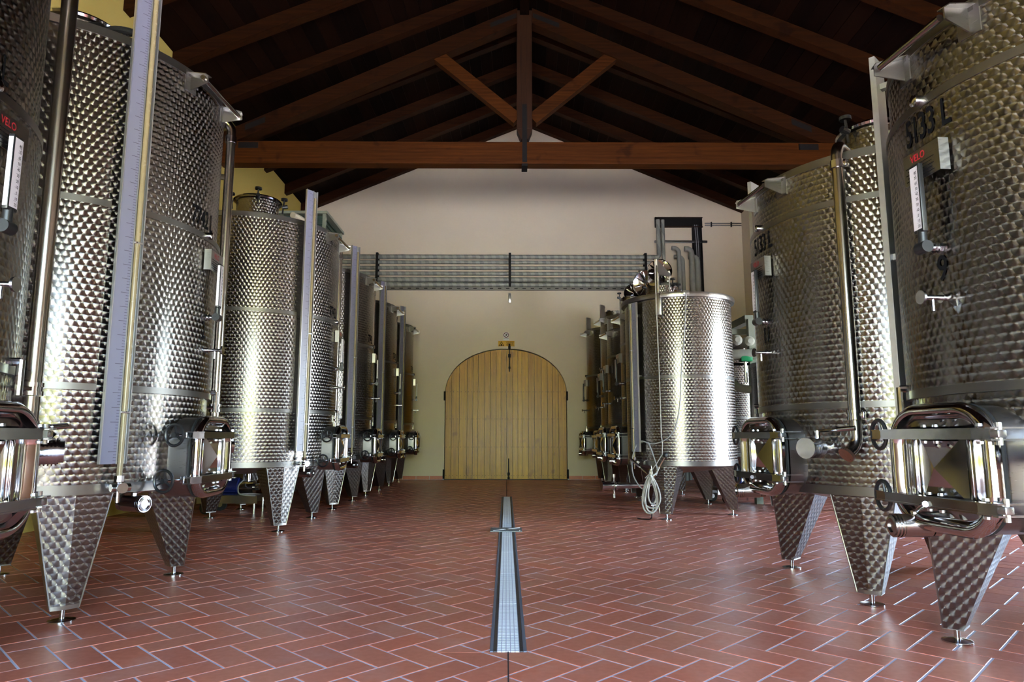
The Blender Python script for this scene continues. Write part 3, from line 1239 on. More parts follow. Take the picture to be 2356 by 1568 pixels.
def make_thermo(root, R, a, z, card=True):
    F = frame(R, a, z)
    mb = MB().at(F)
    mb.cyl((-.02, 0, 0), (.07, 0, 0), .018, n=12)
    mb.cyl((.02, 0, 0), (.035, 0, 0), .03, n=8)
    mb.cyl((.045, 0, 0), (.06, 0, 0), .028, n=8)
    mb.cyl((.07, 0, 0), (.11, 0, 0), .013, n=10)
    t = mb.build('thermometer', 'rod', root)
    mb = MB().at(F)
    mb.cyl((.11, -.035, 0), (.11, .035, 0), .032, n=16)
    mb.cyl((.11, 0, 0), (.11, 0, .09), .022, n=12)
    mb.box((.115, 0, .265), (.028, .075, .37), .006)
    mb.build('thermometer_case', 'black', t)
    mb = MB().at(F)
    for s, t_ in ((1, 0),):
        mb.add([(.1305, -.030, .095), (.1305, .030, .095), (.1305, .030, .435), (.1305, -.030, .435)], [(0, 1, 2, 3)], [(0, 0), (1, 0), (1, 1), (0, 1)])
    mb.add([(.105, -.0385, .095), (.126, -.0385, .095), (.126, -.0385, .435), (.105, -.0385, .435)], [(0, 1, 2, 3)], [(0, 0), (.7, 0), (.7, 1), (0, 1)])
    mb.build('temperature_card', 'scale_t', t, smooth=False)
    vs_all = MB().at(F)
    for k, s in enumerate(('20', '10', '0', '10', '20', '30', '40', '50', '60', '70', '80')):
        vs, fs = text_data(s, .022, .8)
        vs_all.add([(.1312, x + .012, .112 + k * .029 + y) for x, y in vs], fs)
    vs, fs = text_data('°C', .016, .8)
    vs_all.add([(.1312, x + .014, .112 + 9.5 * .029 + y) for x, y in vs], fs)
    o = vs_all.build('temperature_figures', 'ink', t, smooth=False)
    o['kind'] = 'stuff'
    return t


def make_tank(name, R, zb, zt, jac=None, legs=(45, -45, 135, -135), man=2, valve_a=33.5, gauge=(-37.5, 1.02, 4.55), pipe=(34, True),
              outlet=(-21, .80, 1.16, -.11), rail=(-15.6, 12), text=None, number=None, bands=(), wheels='side', man_sc=1.0, capped=False,
              hose=False, lip=False, hatch=True, gflip=1, thermo=True, rf=None, legw=.46, pipetilt=0.0, textz=2.93, texta=-1, closed=True):
    root = empty(name)
    n = 96
    body = MB().lathe([(R, zb), (R, zt)], n, uvR=R)
    sh = body.build('shell', 'perl', root, ang=60)
    # dished bottom and lid
    MB().lathe([(R * .99, zb + .03), (R * .985, zb - .01), (R * .5, zb - .10), (.08, zb - .14), (0.0, zb - .14)], 64).build('dished_bottom', 'brush', root)
    if hatch or not lip:
        MB().lathe([(R * .995, zt - .02), (R * .98, zt + .01), (R * .4, zt + .12), (0.0, zt + .14)], 64).build('lid', 'brush', root)
    # seams: base ring, rim and weld bands
    def ring(z0, z1, r0, name_):
        MB().lathe([(R - .01, z0), (r0, z0), (r0, z1), (R - .01, z1)], n).build(name_, 'band', root)
    ring(zb - .012, zb + .055, R + .006, 'base_ring')
    if lip:
        MB().lathe([(R, zt - .075), (R + .05, zt - .07), (R + .06, zt - .03), (R + .055, zt), (R + .02, zt + .01), (R - .02, zt), (R - .02, zt - .4)], n).build('rim', 'brush', root)
    else:
        ring(zt - .05, zt + .012, R + .007, 'rim')
    for z in bands:
        ring(z - .022, z + .022, R + .004, 'weld_band')
    if jac:
        z0, z1 = jac
        a0, a1 = D(gauge[0] + 5), D(gauge[0] + 355)
        RJ = R + .027
        j = MB().lathe([(RJ, z0), (RJ, z1)], n, a0, a1, uvR=RJ).build('cooling_jacket', 'perl_jac', root, ang=60)
        mb = MB().lathe([(R - .005, z0 - .004), (RJ + .004, z0 - .004), (RJ + .004, z0 + .042), (RJ - .01, z0 + .042)], n, a0, a1)
        mb.lathe([(RJ - .01, z1 - .042), (RJ + .004, z1 - .042), (RJ + .004, z1 + .004), (R - .005, z1 + .01)], n, a0, a1)
        for a in (a0, a1):
            mb.add([pol(R - .01, a, z0), pol(RJ + .003, a, z0), pol(RJ + .003, a, z1), pol(R - .01, a, z1)], [(0, 1, 2, 3), (3, 2, 1, 0)])
        mb.build('jacket_edge', 'band', j, ang=40)
        mb = MB().at(frame(RJ, D(1), z1 + .005))
        mb.cyl((-.03, 0, 0), (.03, 0, 0), .03, n=16)
        mb.cyl((.03, 0, 0), (.036, 0, 0), .032, .02, n=16)
        mb.build('jacket_plug', 'rod', j)
        mb = MB().at(frame(RJ, D(21 if wheels == 'side' else -24), z0 - .06))
        mb.cyl((-.02, 0, .12), (.04, 0, .12), .022, n=10)
        mb.cyl((.04, 0, .13), (.04, 0, -.05), .02, n=10)
        mb.build('jacket_inlet', 'rod', j)
    for a in legs:
        make_leg(root, D(a), R, zb + .012, rf=rf, top_w=legw)
    if man is not None:
        make_manway(root, R, D(man), 1.05, wheels=wheels, sc=man_sc)
    if gauge:
        make_gauge(root, R + (.027 if jac else 0), D(gauge[0]), gauge[1], gauge[2], gflip)
    if pipe:
        make_pipe(root, R, D(pipe[0]), zt + .06, (jac[0] if jac else 1.5) - .06, capped=capped, hose=hose, tilt=pipetilt)
    if rail:
        make_rail(root, R, D(rail[0]), D(rail[1]), zt)
    if thermo:
        make_thermo(root, R, D(4), 2.18)
        mb = MB().at(frame(R, D(5), 1.91))
        mb.cyl((-.02, 0, 0), (.05, 0, 0), .018, n=12)
        mb.cyl((.05, 0, 0), (.055, 0, 0), .028, n=14)
        mb.cyl((.055, 0, 0), (.155, 0, 0), .014, n=12)
        mb.cyl((.155, 0, 0), (.167, 0, 0), .036, n=18)
        mb.cyl((.10, 0, 0), (.10, 0, -.07), .009, n=8)
        mb.build('sample_tap', 'rod', root)
        # maker's plate on a bracket, its near edge folded back
        F = frame(R + .027, D(4), 2.64)
        mb = MB().at(F)
        mb.box((.055, 0, 0), (.004, .27, .17))
        sg = -1 if wheels == 'side' else 1
        mb.box((.03, sg * .138, 0), (.056, .006, .17))
        pl = mb.build('name_plate', 'brush', root, smooth=False)
        vs, fs = text_data('VELO', .055, .85)
        t = MB().at(F)
        t.add([(.0585, x - .02, .045 + y) for x, y in vs], fs)
        t.build('maker_lettering', 'redink', pl, smooth=False)
        t = MB().at(F)
        for k in range(5):
            t.box((.0580, -.01, .008 - k * .018), (.0008, .22 - .03 * (k % 2), .004))
        o = t.build('plate_print', 'ink', pl, smooth=False)
    RT = R + (.031 if jac else .004)
    if text:
        text_on_cyl(text, .21, RT if jac and textz < jac[1] else R + .004, D(texta), textz, root, 'capacity_lettering', .62)
    if number:
        text_on_cyl(number, .19, RT, D(3.5), 2.06, root, 'tank_numeral', .74)
    if valve_a is not None:
        F = frame(R, D(valve_a), 1.12)
        mb = MB().at(F)
        mb.cyl((-.03, 0, 0), (.10, 0, 0), .045, n=18)
        mb.cyl((.10, 0, 0), (.16, 0, 0), .075, n=20)
        mb.cyl((.16, 0, 0), (.24, 0, 0), .068, n=20)
        for k in range(4):
            mb.cyl((.17 + k * .018, 0, 0), (.178 + k * .018, 0, 0), .076, n=20)
        mb.cyl((.24, 0, 0), (.262, 0, 0), .078 if capped else .06, n=20)
        mb.cyl((.10, 0, .07), (.10, 0, .13), .018, n=10)
        v = mb.build('racking_valve', 'rod', root)
        mb = MB().at(F)
        dn, dt = (.55, .83) if wheels == 'side' else (0, 1)
        mb.cyl((.10, 0, .125), (.10 + dn * .16, dt * .16, .135), .012, n=10)
        mb.cyl((.10 + dn * .16, dt * .16, .135), (.10 + dn * .30, dt * .30, .145), .018, n=12)
        mb.build('valve_lever', 'rod', v)
    if outlet:
        a, r0, r1, zo = outlet
        F = frame(0, D(a), zb + zo)
        mb = MB().at(F)
        mb.cyl((r0, 0, .08), (r1 - .18, 0, 0), .036, n=16)
        mb.cyl((r1 - .235, 0, 0), (r1 - .20, 0, 0), .054, n=18)
        mb.cyl((r1 - .19, 0, 0), (r1 - .05, 0, 0), .058, n=22)
        mb.tube([(r1 - .055, 0, 0), (r1, 0, 0)], .052, 20, cap=False).tube([(r1, 0, 0), (r1 + .002, 0, 0)], [.052, .036], 20, cap=False).tube([(r1 - .05, 0, 0), (r1 + .002, 0, 0)], .036, 20, cap=False)
        for k in range(3):
            mb.cyl((r1 - .046 + k * .016, 0, 0), (r1 - .038 + k * .016, 0, 0), .060, n=20)
        mb.cyl((r1 - .12, 0, 0), (r1 - .12, 0, .075), .02, n=10)
        v = mb.build('outlet_valve', 'pipe' if wheels != 'side' else 'rod', root)
        mb = MB().at(F)
        mb.cyl((r1 - .12, 0, .07), (r1 - .10, .10, .10), .010, n=10)
        mb.cyl((r1 - .10, .10, .10), (r1 - .08, .19, .125), .015, n=12)
        mb.build('valve_lever', 'rod', v)
        MB().at(F).cyl((r1 - .06, 0, 0), (r1 - .035, 0, 0), .0365, n=16).build('bore_shade_disc', 'iron', v)  # black disc stands in for the shade inside the hollow outlet mouth
    if hatch:
        z = zt + .10
        mb = MB().lathe([(.30, z - .06), (.30, z + .42)], 40, uvR=.3)
        h_ = mb.build('top_hatch', 'perl', root, ang=60)
        mb = MB().lathe([(.30, z + .41), (.335, z + .42), (.345, z + .44), (.32, z + .465), (.15, z + .50), (0, z + .51)], 40)
        if closed:
            mb.build('hatch_lid', 'pol', h_)
        for k in range(4):
            a = D(20 + 90 * k)
            mb = MB()
            mb.cyl(pol(.35, a, z + .30), pol(.37, a, z + .52), .012, n=8)
            mb.cyl(pol(.37, a, z + .51), pol(.37, a, z + .54), .05, n=12)
            mb.cyl(pol(.345, a, z + .40), pol(.42, a, z + .42), .03, n=10)
            mb.build('clamp_knob', 'black', h_)
        mb = MB()
        mb.cyl((-.15, .55, z - .02), (-.15, .55, z + .22), .045, n=14)
        mb.cyl((-.15, .55, z + .22), (-.15, .55, z + .26), .07, n=16)
        mb.cyl((-.15, .55, z + .13), (-.15, .38, z + .13), .035, n=12)
        mb.build('vent_valve', 'rod', root)
    return root


def relabel(o, label, cat, group):
    o['label'], o['category'] = label, cat
    o['group'] = group


GL = 'big engine-turned tanks along the left side'
# left row, 4-legged tanks with a cooling jacket
LEFT_X = -3.70
Tm = make_tank('wine_tank', 1.195, .83, 4.12, jac=(1.52, 2.85), text='7742 L', textz=2.98)
Tm.location = (LEFT_X, 9.84, 0)
relabel(Tm, 'tall steel tank third from camera on left, round hatch visible on its lid', 'tank', GL)
tanks_left = {3: Tm}
for k, y, lab in ((1, 3.05, 'nearest left steel tank, cut by the left picture edge, with large white thermometer'),
                  (2, 5.52, 'big steel tank on left numbered 2, whole tall scale and both front legs in view'),
                  (4, 12.60, 'steel tank on left just behind the one with the hatch on its lid'),
                  (5, 15.36, 'steel tank on left, second from the far wall'),
                  (6, 18.22, 'steel tank on left standing right against the far wall')):
    t = copy_tree(Tm, skip=('top_hatch', 'vent_valve') if k == 4 else ())
    t.location = (LEFT_X + (.04 if k == 1 else 0), y, 0)
    relabel(t, lab, 'tank', GL)
    tanks_left[k] = t
text_on_cyl('2', .20, 1.195 + .031, D(1.5), 2.06, tanks_left[2], 'tank_numeral', .62)
text_on_cyl('1', .20, 1.195 + .031, D(1.5), 2.06, tanks_left[1], 'tank_numeral', .62)
text_on_cyl('3', .20, 1.195 + .031, D(1.5), 2.06, tanks_left[3], 'tank_numeral', .62)

GR = 'engine-turned tanks along the right side'
T11 = make_tank('wine_tank', 1.10, .785, 3.38, jac=(1.42, 3.02), text='5133 L', textz=2.87, texta=3, number='11', gauge=(-47, .98, 3.78), gflip=-1,
                rail=(18.5, -6.6), pipe=(46.5, True), man=6.5, wheels='front', capped=True, hose=True, outlet=(-3, 1.06, 1.40, -.035), pipetilt=-.6, valve_a=33)
T11.location = (3.36, 5.86, 0)
T11.rotation_euler = (0, 0, PI)
relabel(T11, 'right steel tank numbered 11 with capped pipe and green corrugated hose', 'tank', GR)
T9 = copy_tree(T11, skip=('tank_numeral', 'overflow_pipe'))
T9.location = (3.385, 3.54, 0)
relabel(T9, 'nearest right steel tank numbered 9, cut by the right picture edge', 'tank', GR)
text_on_cyl('9', .19, 1.10 + .031, D(5), 2.06, T9, 'tank_numeral', .8)

# small tanks at the back of the right row
TD = make_tank('wine_tank', .80, .80, 3.47, legs=(60, -60, 180), rail=(24, -8), gauge=(-42, .98, 3.85), gflip=-1, pipe=None, wheels='front', closed=False,
               outlet=(-5, .76, 1.05, -.035), man_sc=1.15, legw=.40, valve_a=48, bands=(1.45, 2.9))
TD.location = (2.95, 12.7, 0)
TD.rotation_euler = (0, 0, PI)
relabel(TD, 'narrow closed steel tank directly behind the open tank with the rope hoist', 'tank', GR)
TC = copy_tree(TD)
TC.location = (3.0, 14.75, 0)
relabel(TC, 'low narrow steel tank on right, second of the narrow closed ones', 'tank', GR)
TB = make_tank('wine_tank', .80, .80, 4.08, jac=(1.43, 2.84), legs=(60, -60, 180), rail=(24, -8), gauge=(-42, .98, 4.55), gflip=-1, pipe=None, wheels='front', closed=False,
               outlet=(-5, .76, 1.05, -.035), legw=.40, valve_a=48)
TB.location = (3.13, 16.65, 0)
TB.rotation_euler = (0, 0, PI)
relabel(TB, 'tall narrow jacketed steel tank on right, one before the far wall', 'tank', GR)
TA = copy_tree(TB)
TA.location = (3.0, 18.55, 0)
relabel(TA, 'tall narrow jacketed steel tank on right, touching the far wall corner', 'tank', GR)

# the open tank with a hoist
T12 = make_tank('open_tank', .84, .79, 3.37, legs=(57, 177, -63), man=None, gauge=(29, .98, 3.28), pipe=None, rail=None, thermo=False, outlet=None,
                lip=True, hatch=False, bands=(2.10,), gflip=-1, valve_a=None, legw=.42)
T12.location = (2.78, 10.96, 0)
T12.rotation_euler = (0, 0, PI)
relabel(T12, 'open-topped steel tank on right with overhanging rim, rope hoist and coiled hose', 'tank', GR)
MB().lathe([(.80, 3.12), (.5, 3.16), (0, 3.18)], 48).build('floating_lid', 'brush', T12)
# hoist: post socket, post, tapered arm plate, two pulleys
a = D(58)
F = frame(.84, a, 0)
mb = MB().at(F)
mb.box((.045, 0, 3.20), (.05, .09, .34), .01)
mb.cyl((.045, 0, 3.20), (.045, 0, 3.78), .022, n=12)
hp = mb.build('hoist_post', 'bolt', T12)
mb = MB().at(F)
c = [(.10, 3.88), (.10, 3.70), (.02, 3.66), (-.50, 3.74), (-.50, 3.78)]
mb.prism(c, -.022, -.014, (Vector((0, 0, 0)), Vector((1, 0, 0)), Vector((0, 0, 1)), Vector((0, 1, 0))))
mb.prism(c, .014, .022, (Vector((0, 0, 0)), Vector((1, 0, 0)), Vector((0, 0, 1)), Vector((0, 1, 0))))
mb.build('hoist_arm', 'brush', hp, smooth=False)
for x, z in ((.10, 3.84), (-.48, 3.78)):
    mb = MB().at(F)
    mb.cyl((x, -.013, z), (x, .013, z), .05, n=18)
    mb.build('pulley', 'nylon', hp)
mb = MB().at(F)
mb.cyl((-.50, 0, 3.78), (-.50, 0, 3.14), .009, n=6)
pts = [(.15, 0, 3.84)] + [(.15 + .01 * math.sin(k * .5), .01 * k * .15, 3.84 - k * .20) for k in range(1, 14)]
pts += [(.14, .03, 1.10), (.11, .01, .95), (.10, -.08, .82), (.10, -.20, .66), (.12, -.26, .60)]
mb.tube(pts, .0075, 6)
mb.build('hoist_rope', 'rope', hp)
# rope cleat with a black ball lever, and the coil of rope hung on it
F2 = frame(.90, D(50), 0)
mb = MB().at(F2)
mb.cyl((.02, -.05, .55), (-.02, .16, .92), .012, n=8)
mb.build('cleat_lever', 'copper', T12)
mb = MB().at(F2)
bmx = Matrix.Translation((-.02, .165, .935))
vs = []
mb.tube([(-.02, .165, .90), (-.02, .165, .91), (-.02, .165, .935), (-.02, .165, .96), (-.02, .165, .97)], [.005, .026, .034, .026, .005], 12)
mb.build('lever_ball', 'black', T12)
mb = MB().at(F2)
mb.cyl((.05, -.38, .88), (.05, -.05, .62), .012, n=8)
mb.cyl((.05, -.38, .88), (.05, -.22, .755), .019, n=10)
mb.build('pump_handle', 'rod', T12)

# outlet run of the open tank: long pipe to the aisle with a butterfly valve
mb = MB()
z = .475
mb.tube([(.56, .33, .72), (.56, .33, z + .06), (.59, .335, z + .015), (.65, .345, z), (1.14, .42, z)], .042, 16)
mb.cyl((1.10, .414, z), (1.13, .419, z), .07, n=18)
mb.cyl((1.16, .423, z), (1.19, .428, z), .07, n=18)
mb.cyl((1.19, .428, z), (1.33, .449, z), .062, n=18)
mb.cyl((1.31, .446, z), (1.345, .451, z), .078, n=18)
o = mb.build('outlet_pipe', 'rod', T12)
mb = MB()
mb.cyl((1.15, .42, z - .16), (1.15, .42, z + .15), .012, n=8)
mb.cyl((1.15, .42, z + .12), (1.15, .42, z + .17), .024, n=10)
mb.cyl((1.15, .42, z - .18), (1.15, .42, z - .12), .022, n=10)
mb.build('clamp_screw', 'bolt', o)

# second-row tanks glimpsed behind
TE = make_tank('wine_tank', .68, .60, 2.45, legs=(35, 155, -85), man=None, gauge=None, pipe=None, rail=None, thermo=False, outlet=None, hatch=True,
               bands=(1.5,), valve_a=None, legw=.34)
TE.location = (4.93, 11.72, 0)
TE.rotation_euler = (0, 0, PI)
relabel(TE, 'low dark steel tank half hidden behind tank 11 and the open tank', 'tank', 'second row tanks')
TF = make_tank('wine_tank', .9, .80, 3.0, man=None, gauge=None, pipe=None, rail=None, thermo=False, outlet=None, hatch=False, bands=(1.6,), valve_a=None, legw=.34)
TF.location = (5.15, 15.6, 0)
relabel(TF, 'dark steel tank in the shade at the very back, right of the open tank', 'tank', 'second row tanks')

# ------------------------------------------------------------------ more on the open tank: clear hose, rope coil, hatch lids thrown open behind it
random.seed(5)


def loc_of(root, p):
    return Matrix.Rotation(-root.rotation_euler.z, 4, 'Z') @ (Vector(p) - root.location)


def smooth_path(pts, n=6):
    pts = [Vector(p) for p in pts]
    out = []
    for i in range(len(pts) - 1):
        p0, p1, p2, p3 = pts[max(i - 1, 0)], pts[i], pts[i + 1], pts[min(i + 2, len(pts) - 1)]
        for k in range(n):
            t = k / n
            out.append(.5 * ((2 * p1) + (p2 - p0) * t + (2 * p0 - 5 * p1 + 4 * p2 - p3) * t * t + (3 * p1 - p0 - 3 * p2 + p3) * t ** 3))
    return out + [pts[-1]]


P = [(2.70, 10.06, 3.36), (2.69, 10.05, 3.24), (2.65, 10.09, 2.65), (2.60, 10.10, 2.19), (2.56, 10.11, 1.68), (2.48, 10.13, 1.33), (2.36, 10.19, 1.17),
     (2.19, 10.31, 1.10), (2.05, 10.47, 1.14), (1.97, 10.50, 1.06), (1.90, 10.46, .85), (1.91, 10.42, .62), (2.02, 10.36, .44), (2.10, 10.32, .50), (2.12, 10.30, .62)]
mb = MB().tube([loc_of(T12, p) for p in smooth_path(P)], .009, 8)
mb.build('air_hose', 'tube', T12)
P = [(2.12, 10.30, 1.12), (2.16, 10.24, .98), (2.22, 10.22, .75), (2.20, 10.20, .64)]
MB().tube([loc_of(T12, p) for p in smooth_path(P)], .009, 8).build('air_hose', 'tube', T12)
mb = MB()
mb.box(loc_of(T12, (2.70, 10.07, 3.35)), (.09, .05, .07), .008)
mb.build('hose_hook', 'bolt', T12)
coil = empty('rope_coil', (2.09, 10.07, .63))
tag(coil, 'looped pale rope hanging from the open tank by its front leg', 'rope')
mb = MB()
for k, (w_, h_, dx, tw_) in enumerate(((.085, .50, .0, .1), (.11, .44, .01, -.15), (.06, .38, .02, .3), (.095, .52, -.02, -.3))):
    pts = []
    for i in range(32):
        t = 2 * PI * i / 32
        x = w_ * math.sin(t) * (1 - .45 * math.cos(t))
        pts.append((dx + x * math.cos(tw_), x * math.sin(tw_) + .015 * k - .02, -h_ / 2 + h_ / 2 * math.cos(t)))
    mb.tube(pts, .012, 7, closed=True)
mb.build('rope_loops', 'rope', coil)
mb = MB()
mb.torus((0, 0, -.02), (1, .2, .3), .04, .012, 16, 6)
mb.torus((.01, 0, -.05), (1, -.2, -.2), .035, .012, 16, 6)
mb.tube(smooth_path([(.01, 0, 0), (.06, .02, .03), (.10, .04, .06), (.14, .05, .14)]), .012, 6)
mb.build('rope_knot', 'rope', coil)
mb = MB()
mb.tube(smooth_path([(2.12, 10.20, .10), (2.12, 10.22, .04), (2.09, 10.25, .012), (2.02, 10.30, .009), (1.95, 10.40, .009)]), .009, 7)
tag(mb.build('black_cable', 'black'), 'short black cable end lying on floor under the rope coil', 'cable')


def open_lid(root, c, axis, r):
    """round dished hatch lid seen from inside: rim, dish, pressed radial ribs, nylon grip"""
    ax = Vector(axis).normalized()
    rot = ax.to_track_quat('Z', 'Y').to_matrix().to_4x4()
    X = Matrix.Rotation(-root.rotation_euler.z, 4, 'Z') @ Matrix.Translation(-root.location) @ Matrix.Translation(Vector(c)) @ rot
    mb = MB().at(X)
    mb.lathe([(r, 0), (r * 1.02, .012), (r * 1.04, -.004), (r, -.03), (r * .7, -.055), (0, -.07)], 40)
    mb.lathe([(0, -.052), (r * .7, -.036), (r * .97, -.012), (r, 0)], 40)
    l_ = mb.build('open_lid', 'pol', root)
    for k in range(8):
        a = 2 * PI * k / 8 + .2
        mb = MB().at(X)
        mb.tube([pol(r * .25, a, -.040), pol(r * .6, a, -.026), pol(r * .9, a, -.008)], [.004, .016, .006], 7)
        mb.build('lid_rib', 'pol', l_)
    mb = MB().at(X)
    mb.cyl((r * .55, -r * .72, .0), (r * .55, -r * .72, .13), .045, n=16)
    mb.cyl((r * .55, -r * .72, .13), (r * .55, -r * .72, .15), .03, n=16)
    mb.build('lid_grip', 'nylon', l_)
    mb = MB().at(X)
    mb.tube([(-r * .5, r, .012), (0, 0, .03), (r * .62, -r * .95, .012)], .014, 8)
    mb.build('lid_bar', 'rod', l_)
    p = Vector(loc_of(root, c))
    mb = MB().tube([p - Vector((0, 0, r * .9)), p - Vector((0, .05, r + .1)), Vector((p.x, p.y - .1, p.z - .75))], .015, 8)
    mb.build('lid_hinge', 'iron', l_)


open_lid(TD, (2.98, 12.95, 4.40), (.05, -.93, .1), .235)
open_lid(TC, (3.05, 14.6, 4.52), (-.42, -.85, -.12), .29)
open_lid(TB, (3.22, 16.6, 4.72), (-.1, -.9, .35), .30)

# ------------------------------------------------------------------ far wall: lagged pipes, tray, chase with cables, signs
G1 = 'lagged pipes running across the far wall'
names = ('topmost of the six lagged pipes across far wall, turning upward at right', 'second lagged pipe from the top on far wall', 'third lagged pipe from the top on far wall',
         'fourth lagged pipe from the top on far wall', 'fifth lagged pipe from the top on far wall, thicker', 'lowest lagged pipe on far wall, just above the steel tray')
for k, (z, r, x1) in enumerate(((6.47, .066, 4.52), (6.31, .054, 4.66), (6.14, .054, 4.5), (5.97, .058, 4.7), (5.785, .074, 4.9), (5.635, .074, 5.2))):
    x0 = -5.5
    mb = MB()
    pts = [(x0, 0, 0), (x1 - .09, 0, 0)]
    if k < 2:
        for q in range(1, 7):
            t = PI / 2 * q / 6
            pts.append((x1 - .09 + .09 * math.sin(t), 0, .09 * (1 - math.cos(t))))
        pts.append((x1, 0, 7.62 - z))
    mb.tube(pts, r, 14)
    p = mb.build('lagged_pipe', 'wrap', None, loc=(0, YF - .16 + (.0 if k < 1 else .02), z))
    tag(p, names[k], 'pipe', G1)
tray = empty('cable_tray', (0, YF - .12, 5.49))
tag(tray, 'grey steel tray running under the lagged pipes on far wall', 'cable tray')
mb = MB()
mb.box((-.3, 0, 0), (9.6, .16, .012)).box((-.3, -.08, .02), (9.6, .008, .085))
mb.build('tray_channel', 'band', tray, smooth=False)
mb = MB()
for i in range(40):
    mb.box((-5 + i * .24, -.086, .02), (.10, .006, .022))
o = mb.build('tray_slots', 'iron', tray, smooth=False)
o['kind'] = 'stuff'
for x, lab in ((.10, 'black pipe bracket above the arched door'), (-3.80, 'black pipe bracket at left end of the far wall pipes'), (4.10, 'black pipe bracket at right end of the far wall pipes')):
    br = empty('pipe_bracket', (x, YF, 0))
    tag(br, lab, 'bracket', 'black brackets holding the lagged pipes')
    mb = MB().box((0, -.262, 6.06), (.07, .02, 1.02))
    for z in (6.56, 6.39, 6.225, 6.055, 5.88):
        mb.box((0, -.13, z), (.06, .26, .018))
    mb.box((0, -.015, 6.06), (.06, .03, 1.02))
    mb.build('bracket_strip', 'iron', br, smooth=False)
    if x == .10:
        MB().box((0, -.02, 5.26), (.08, .05, .28), .01).build('bracket_foot', 'bolt', br)
ch = empty('wall_chase', (0, YF, 0))
tag(ch, 'black cable chase and slot on the far wall above the small tanks', 'cable chase')
mb = MB()
mb.box((5.16, -.03, 7.575), (1.42, .06, .27))
mb.build('slot_recess', 'iron', ch, smooth=False)
mb = MB()
for a in ((4.45, 5.88, 7.72), (4.45, 5.88, 7.435)):
    mb.box(((a[0] + a[1]) / 2, -.04, a[2]), (a[1] - a[0], .085, .025))
mb.build('slot_frame', 'post', ch, smooth=False)
mb = MB().box((5.70, -.02, 6.45), (.28, .04, 2.1)).box((5.83, -.05, 6.45), (.02, .10, 2.1))
mb.build('chase_board', 'iron', ch, smooth=False)
for i in range(7):
    mb = MB()
    x = 5.60 + i * .030
    mb.tube(smooth_path([(x - .02, -.06, 7.5), (x, -.07, 7.1), (x + random.uniform(-.02, .02), -.075, 6.5), (x, -.07, 5.4)]), .012, 6)
    mb.build('cable', 'tube' if i in (2, 4) else 'black', ch)
mb = MB().box((5.21, -.05, 6.975), (1.58, .06, .07), .01)
mb.build('support_strut', 'band', ch)
cond = empty('conduit_pair', (0, YF, 7.52))
tag(cond, 'pair of thin conduits running to the right wall corner', 'conduit')
for dz in (-.03, .03):
    MB().cyl((5.95, -.04, dz), (7.05, -.04, dz), .018, n=8).build('conduit', 'band', cond)
for x in (6.15, 6.75):
    MB().box((x, -.03, 0), (.03, .06, .14)).build('clip', 'iron', cond, smooth=False)

G2 = 'lagged riser pipes dropping behind the open tank'
labs = ('leftmost lagged riser dropping behind the open tank', 'shorter thin lagged riser, second from left behind open tank',
        'third lagged riser from left, thick, behind the open tank', 'rightmost lagged riser beside the black cable chase')
for (x, zt_, r, run, yo), lab in zip(((4.99, 6.62, .062, .20, .62), (5.15, 6.42, .058, .25, .42), (5.36, 6.60, .078, .20, .62), (5.58, 6.42, .078, .25, .40)), labs):
    mb = MB()
    pts = [(-run, .0, 0), (-.14, .0, 0)]
    for q in range(1, 7):
        t = PI / 2 * q / 6
        pts.append((-.14 + .14 * math.sin(t), 0, -.14 * (1 - math.cos(t))))
    pts.append((0, 0, -zt_ + .01))
    mb.tube(pts, r, 14)
    tag(mb.build('riser_pipe', 'wrapv', None, loc=(x, YF - yo, zt_)), lab, 'pipe', G2)

sg = empty('warning_sign', (0, YF, 0))
tag(sg, 'yellow warning sign with black triangle over the arched door', 'sign')
MB().box((0, -.008, 3.905), (.475, .012, .165), .003).build('sign_plate', 'yellow', sg)
mb = MB()
tri = [(-.225, 3.835), (-.06, 3.835), (-.142, 3.975)]
tin = [(-.200, 3.848), (-.085, 3.848), (-.142, 3.948)]
Y_ = -.0148
mb.add([(x, Y_, z) for x, z in tri] + [(x, Y_, z) for x, z in tin], [(0, 1, 4, 3), (1, 2, 5, 4), (2, 0, 3, 5)])
mb.add([(-.165, Y_, 3.850), (-.12, Y_, 3.850), (-.12, Y_, 3.870), (-.132, Y_, 3.90), (-.155, Y_, 3.892), (-.165, Y_, 3.868)], [(0, 1, 2, 3, 4, 5)])
mb.build('warning_triangle', 'ink', sg, smooth=False)
for k, s in enumerate(('ATTENZIONE', 'CARRELLI IN', 'MOVIMENTO')):
    text_on_plane(s, .042, (.105, Y_, 3.945 - k * .040), (1, 0, 0), (0, 0, 1), sg, 'sign_lettering', .82)
ns = empty('prohibition_sign', (-.005, YF, 4.14))
tag(ns, 'small round white prohibition sign above the yellow sign', 'sign')
mb = MB()
mb.prism([(.092 * math.cos(2 * PI * i / 32), .02 + .092 * math.sin(2 * PI * i / 32)) for i in range(32)], -.012, -.004, (Vector((0, 0, 0)), Vector((1, 0, 0)), Vector((0, 0, 1)), Vector((0, 1, 0))))
mb.box((0, -.006, -.10), (.165, .006, .07))
mb.build('sign_plate', 'white', ns, smooth=False)
mb = MB()
n = 32
c0 = [(.080 * math.cos(2 * PI * i / n), -.0135, .02 + .080 * math.sin(2 * PI * i / n)) for i in range(n)]
c1 = [(.060 * math.cos(2 * PI * i / n), -.0135, .02 + .060 * math.sin(2 * PI * i / n)) for i in range(n)]
mb.add(c0 + c1, [(i, (i + 1) % n, n + (i + 1) % n, n + i) for i in range(n)])
mb.add([(-.05, -.0135, .068), (-.040, -.0135, .078), (.055, -.0135, -.028), (.045, -.0135, -.038)], [(0, 1, 2, 3)])
mb.build('red_ring', flat('dark_red_print', (.16, .02, .03), .5), ns, smooth=False)
mb = MB()
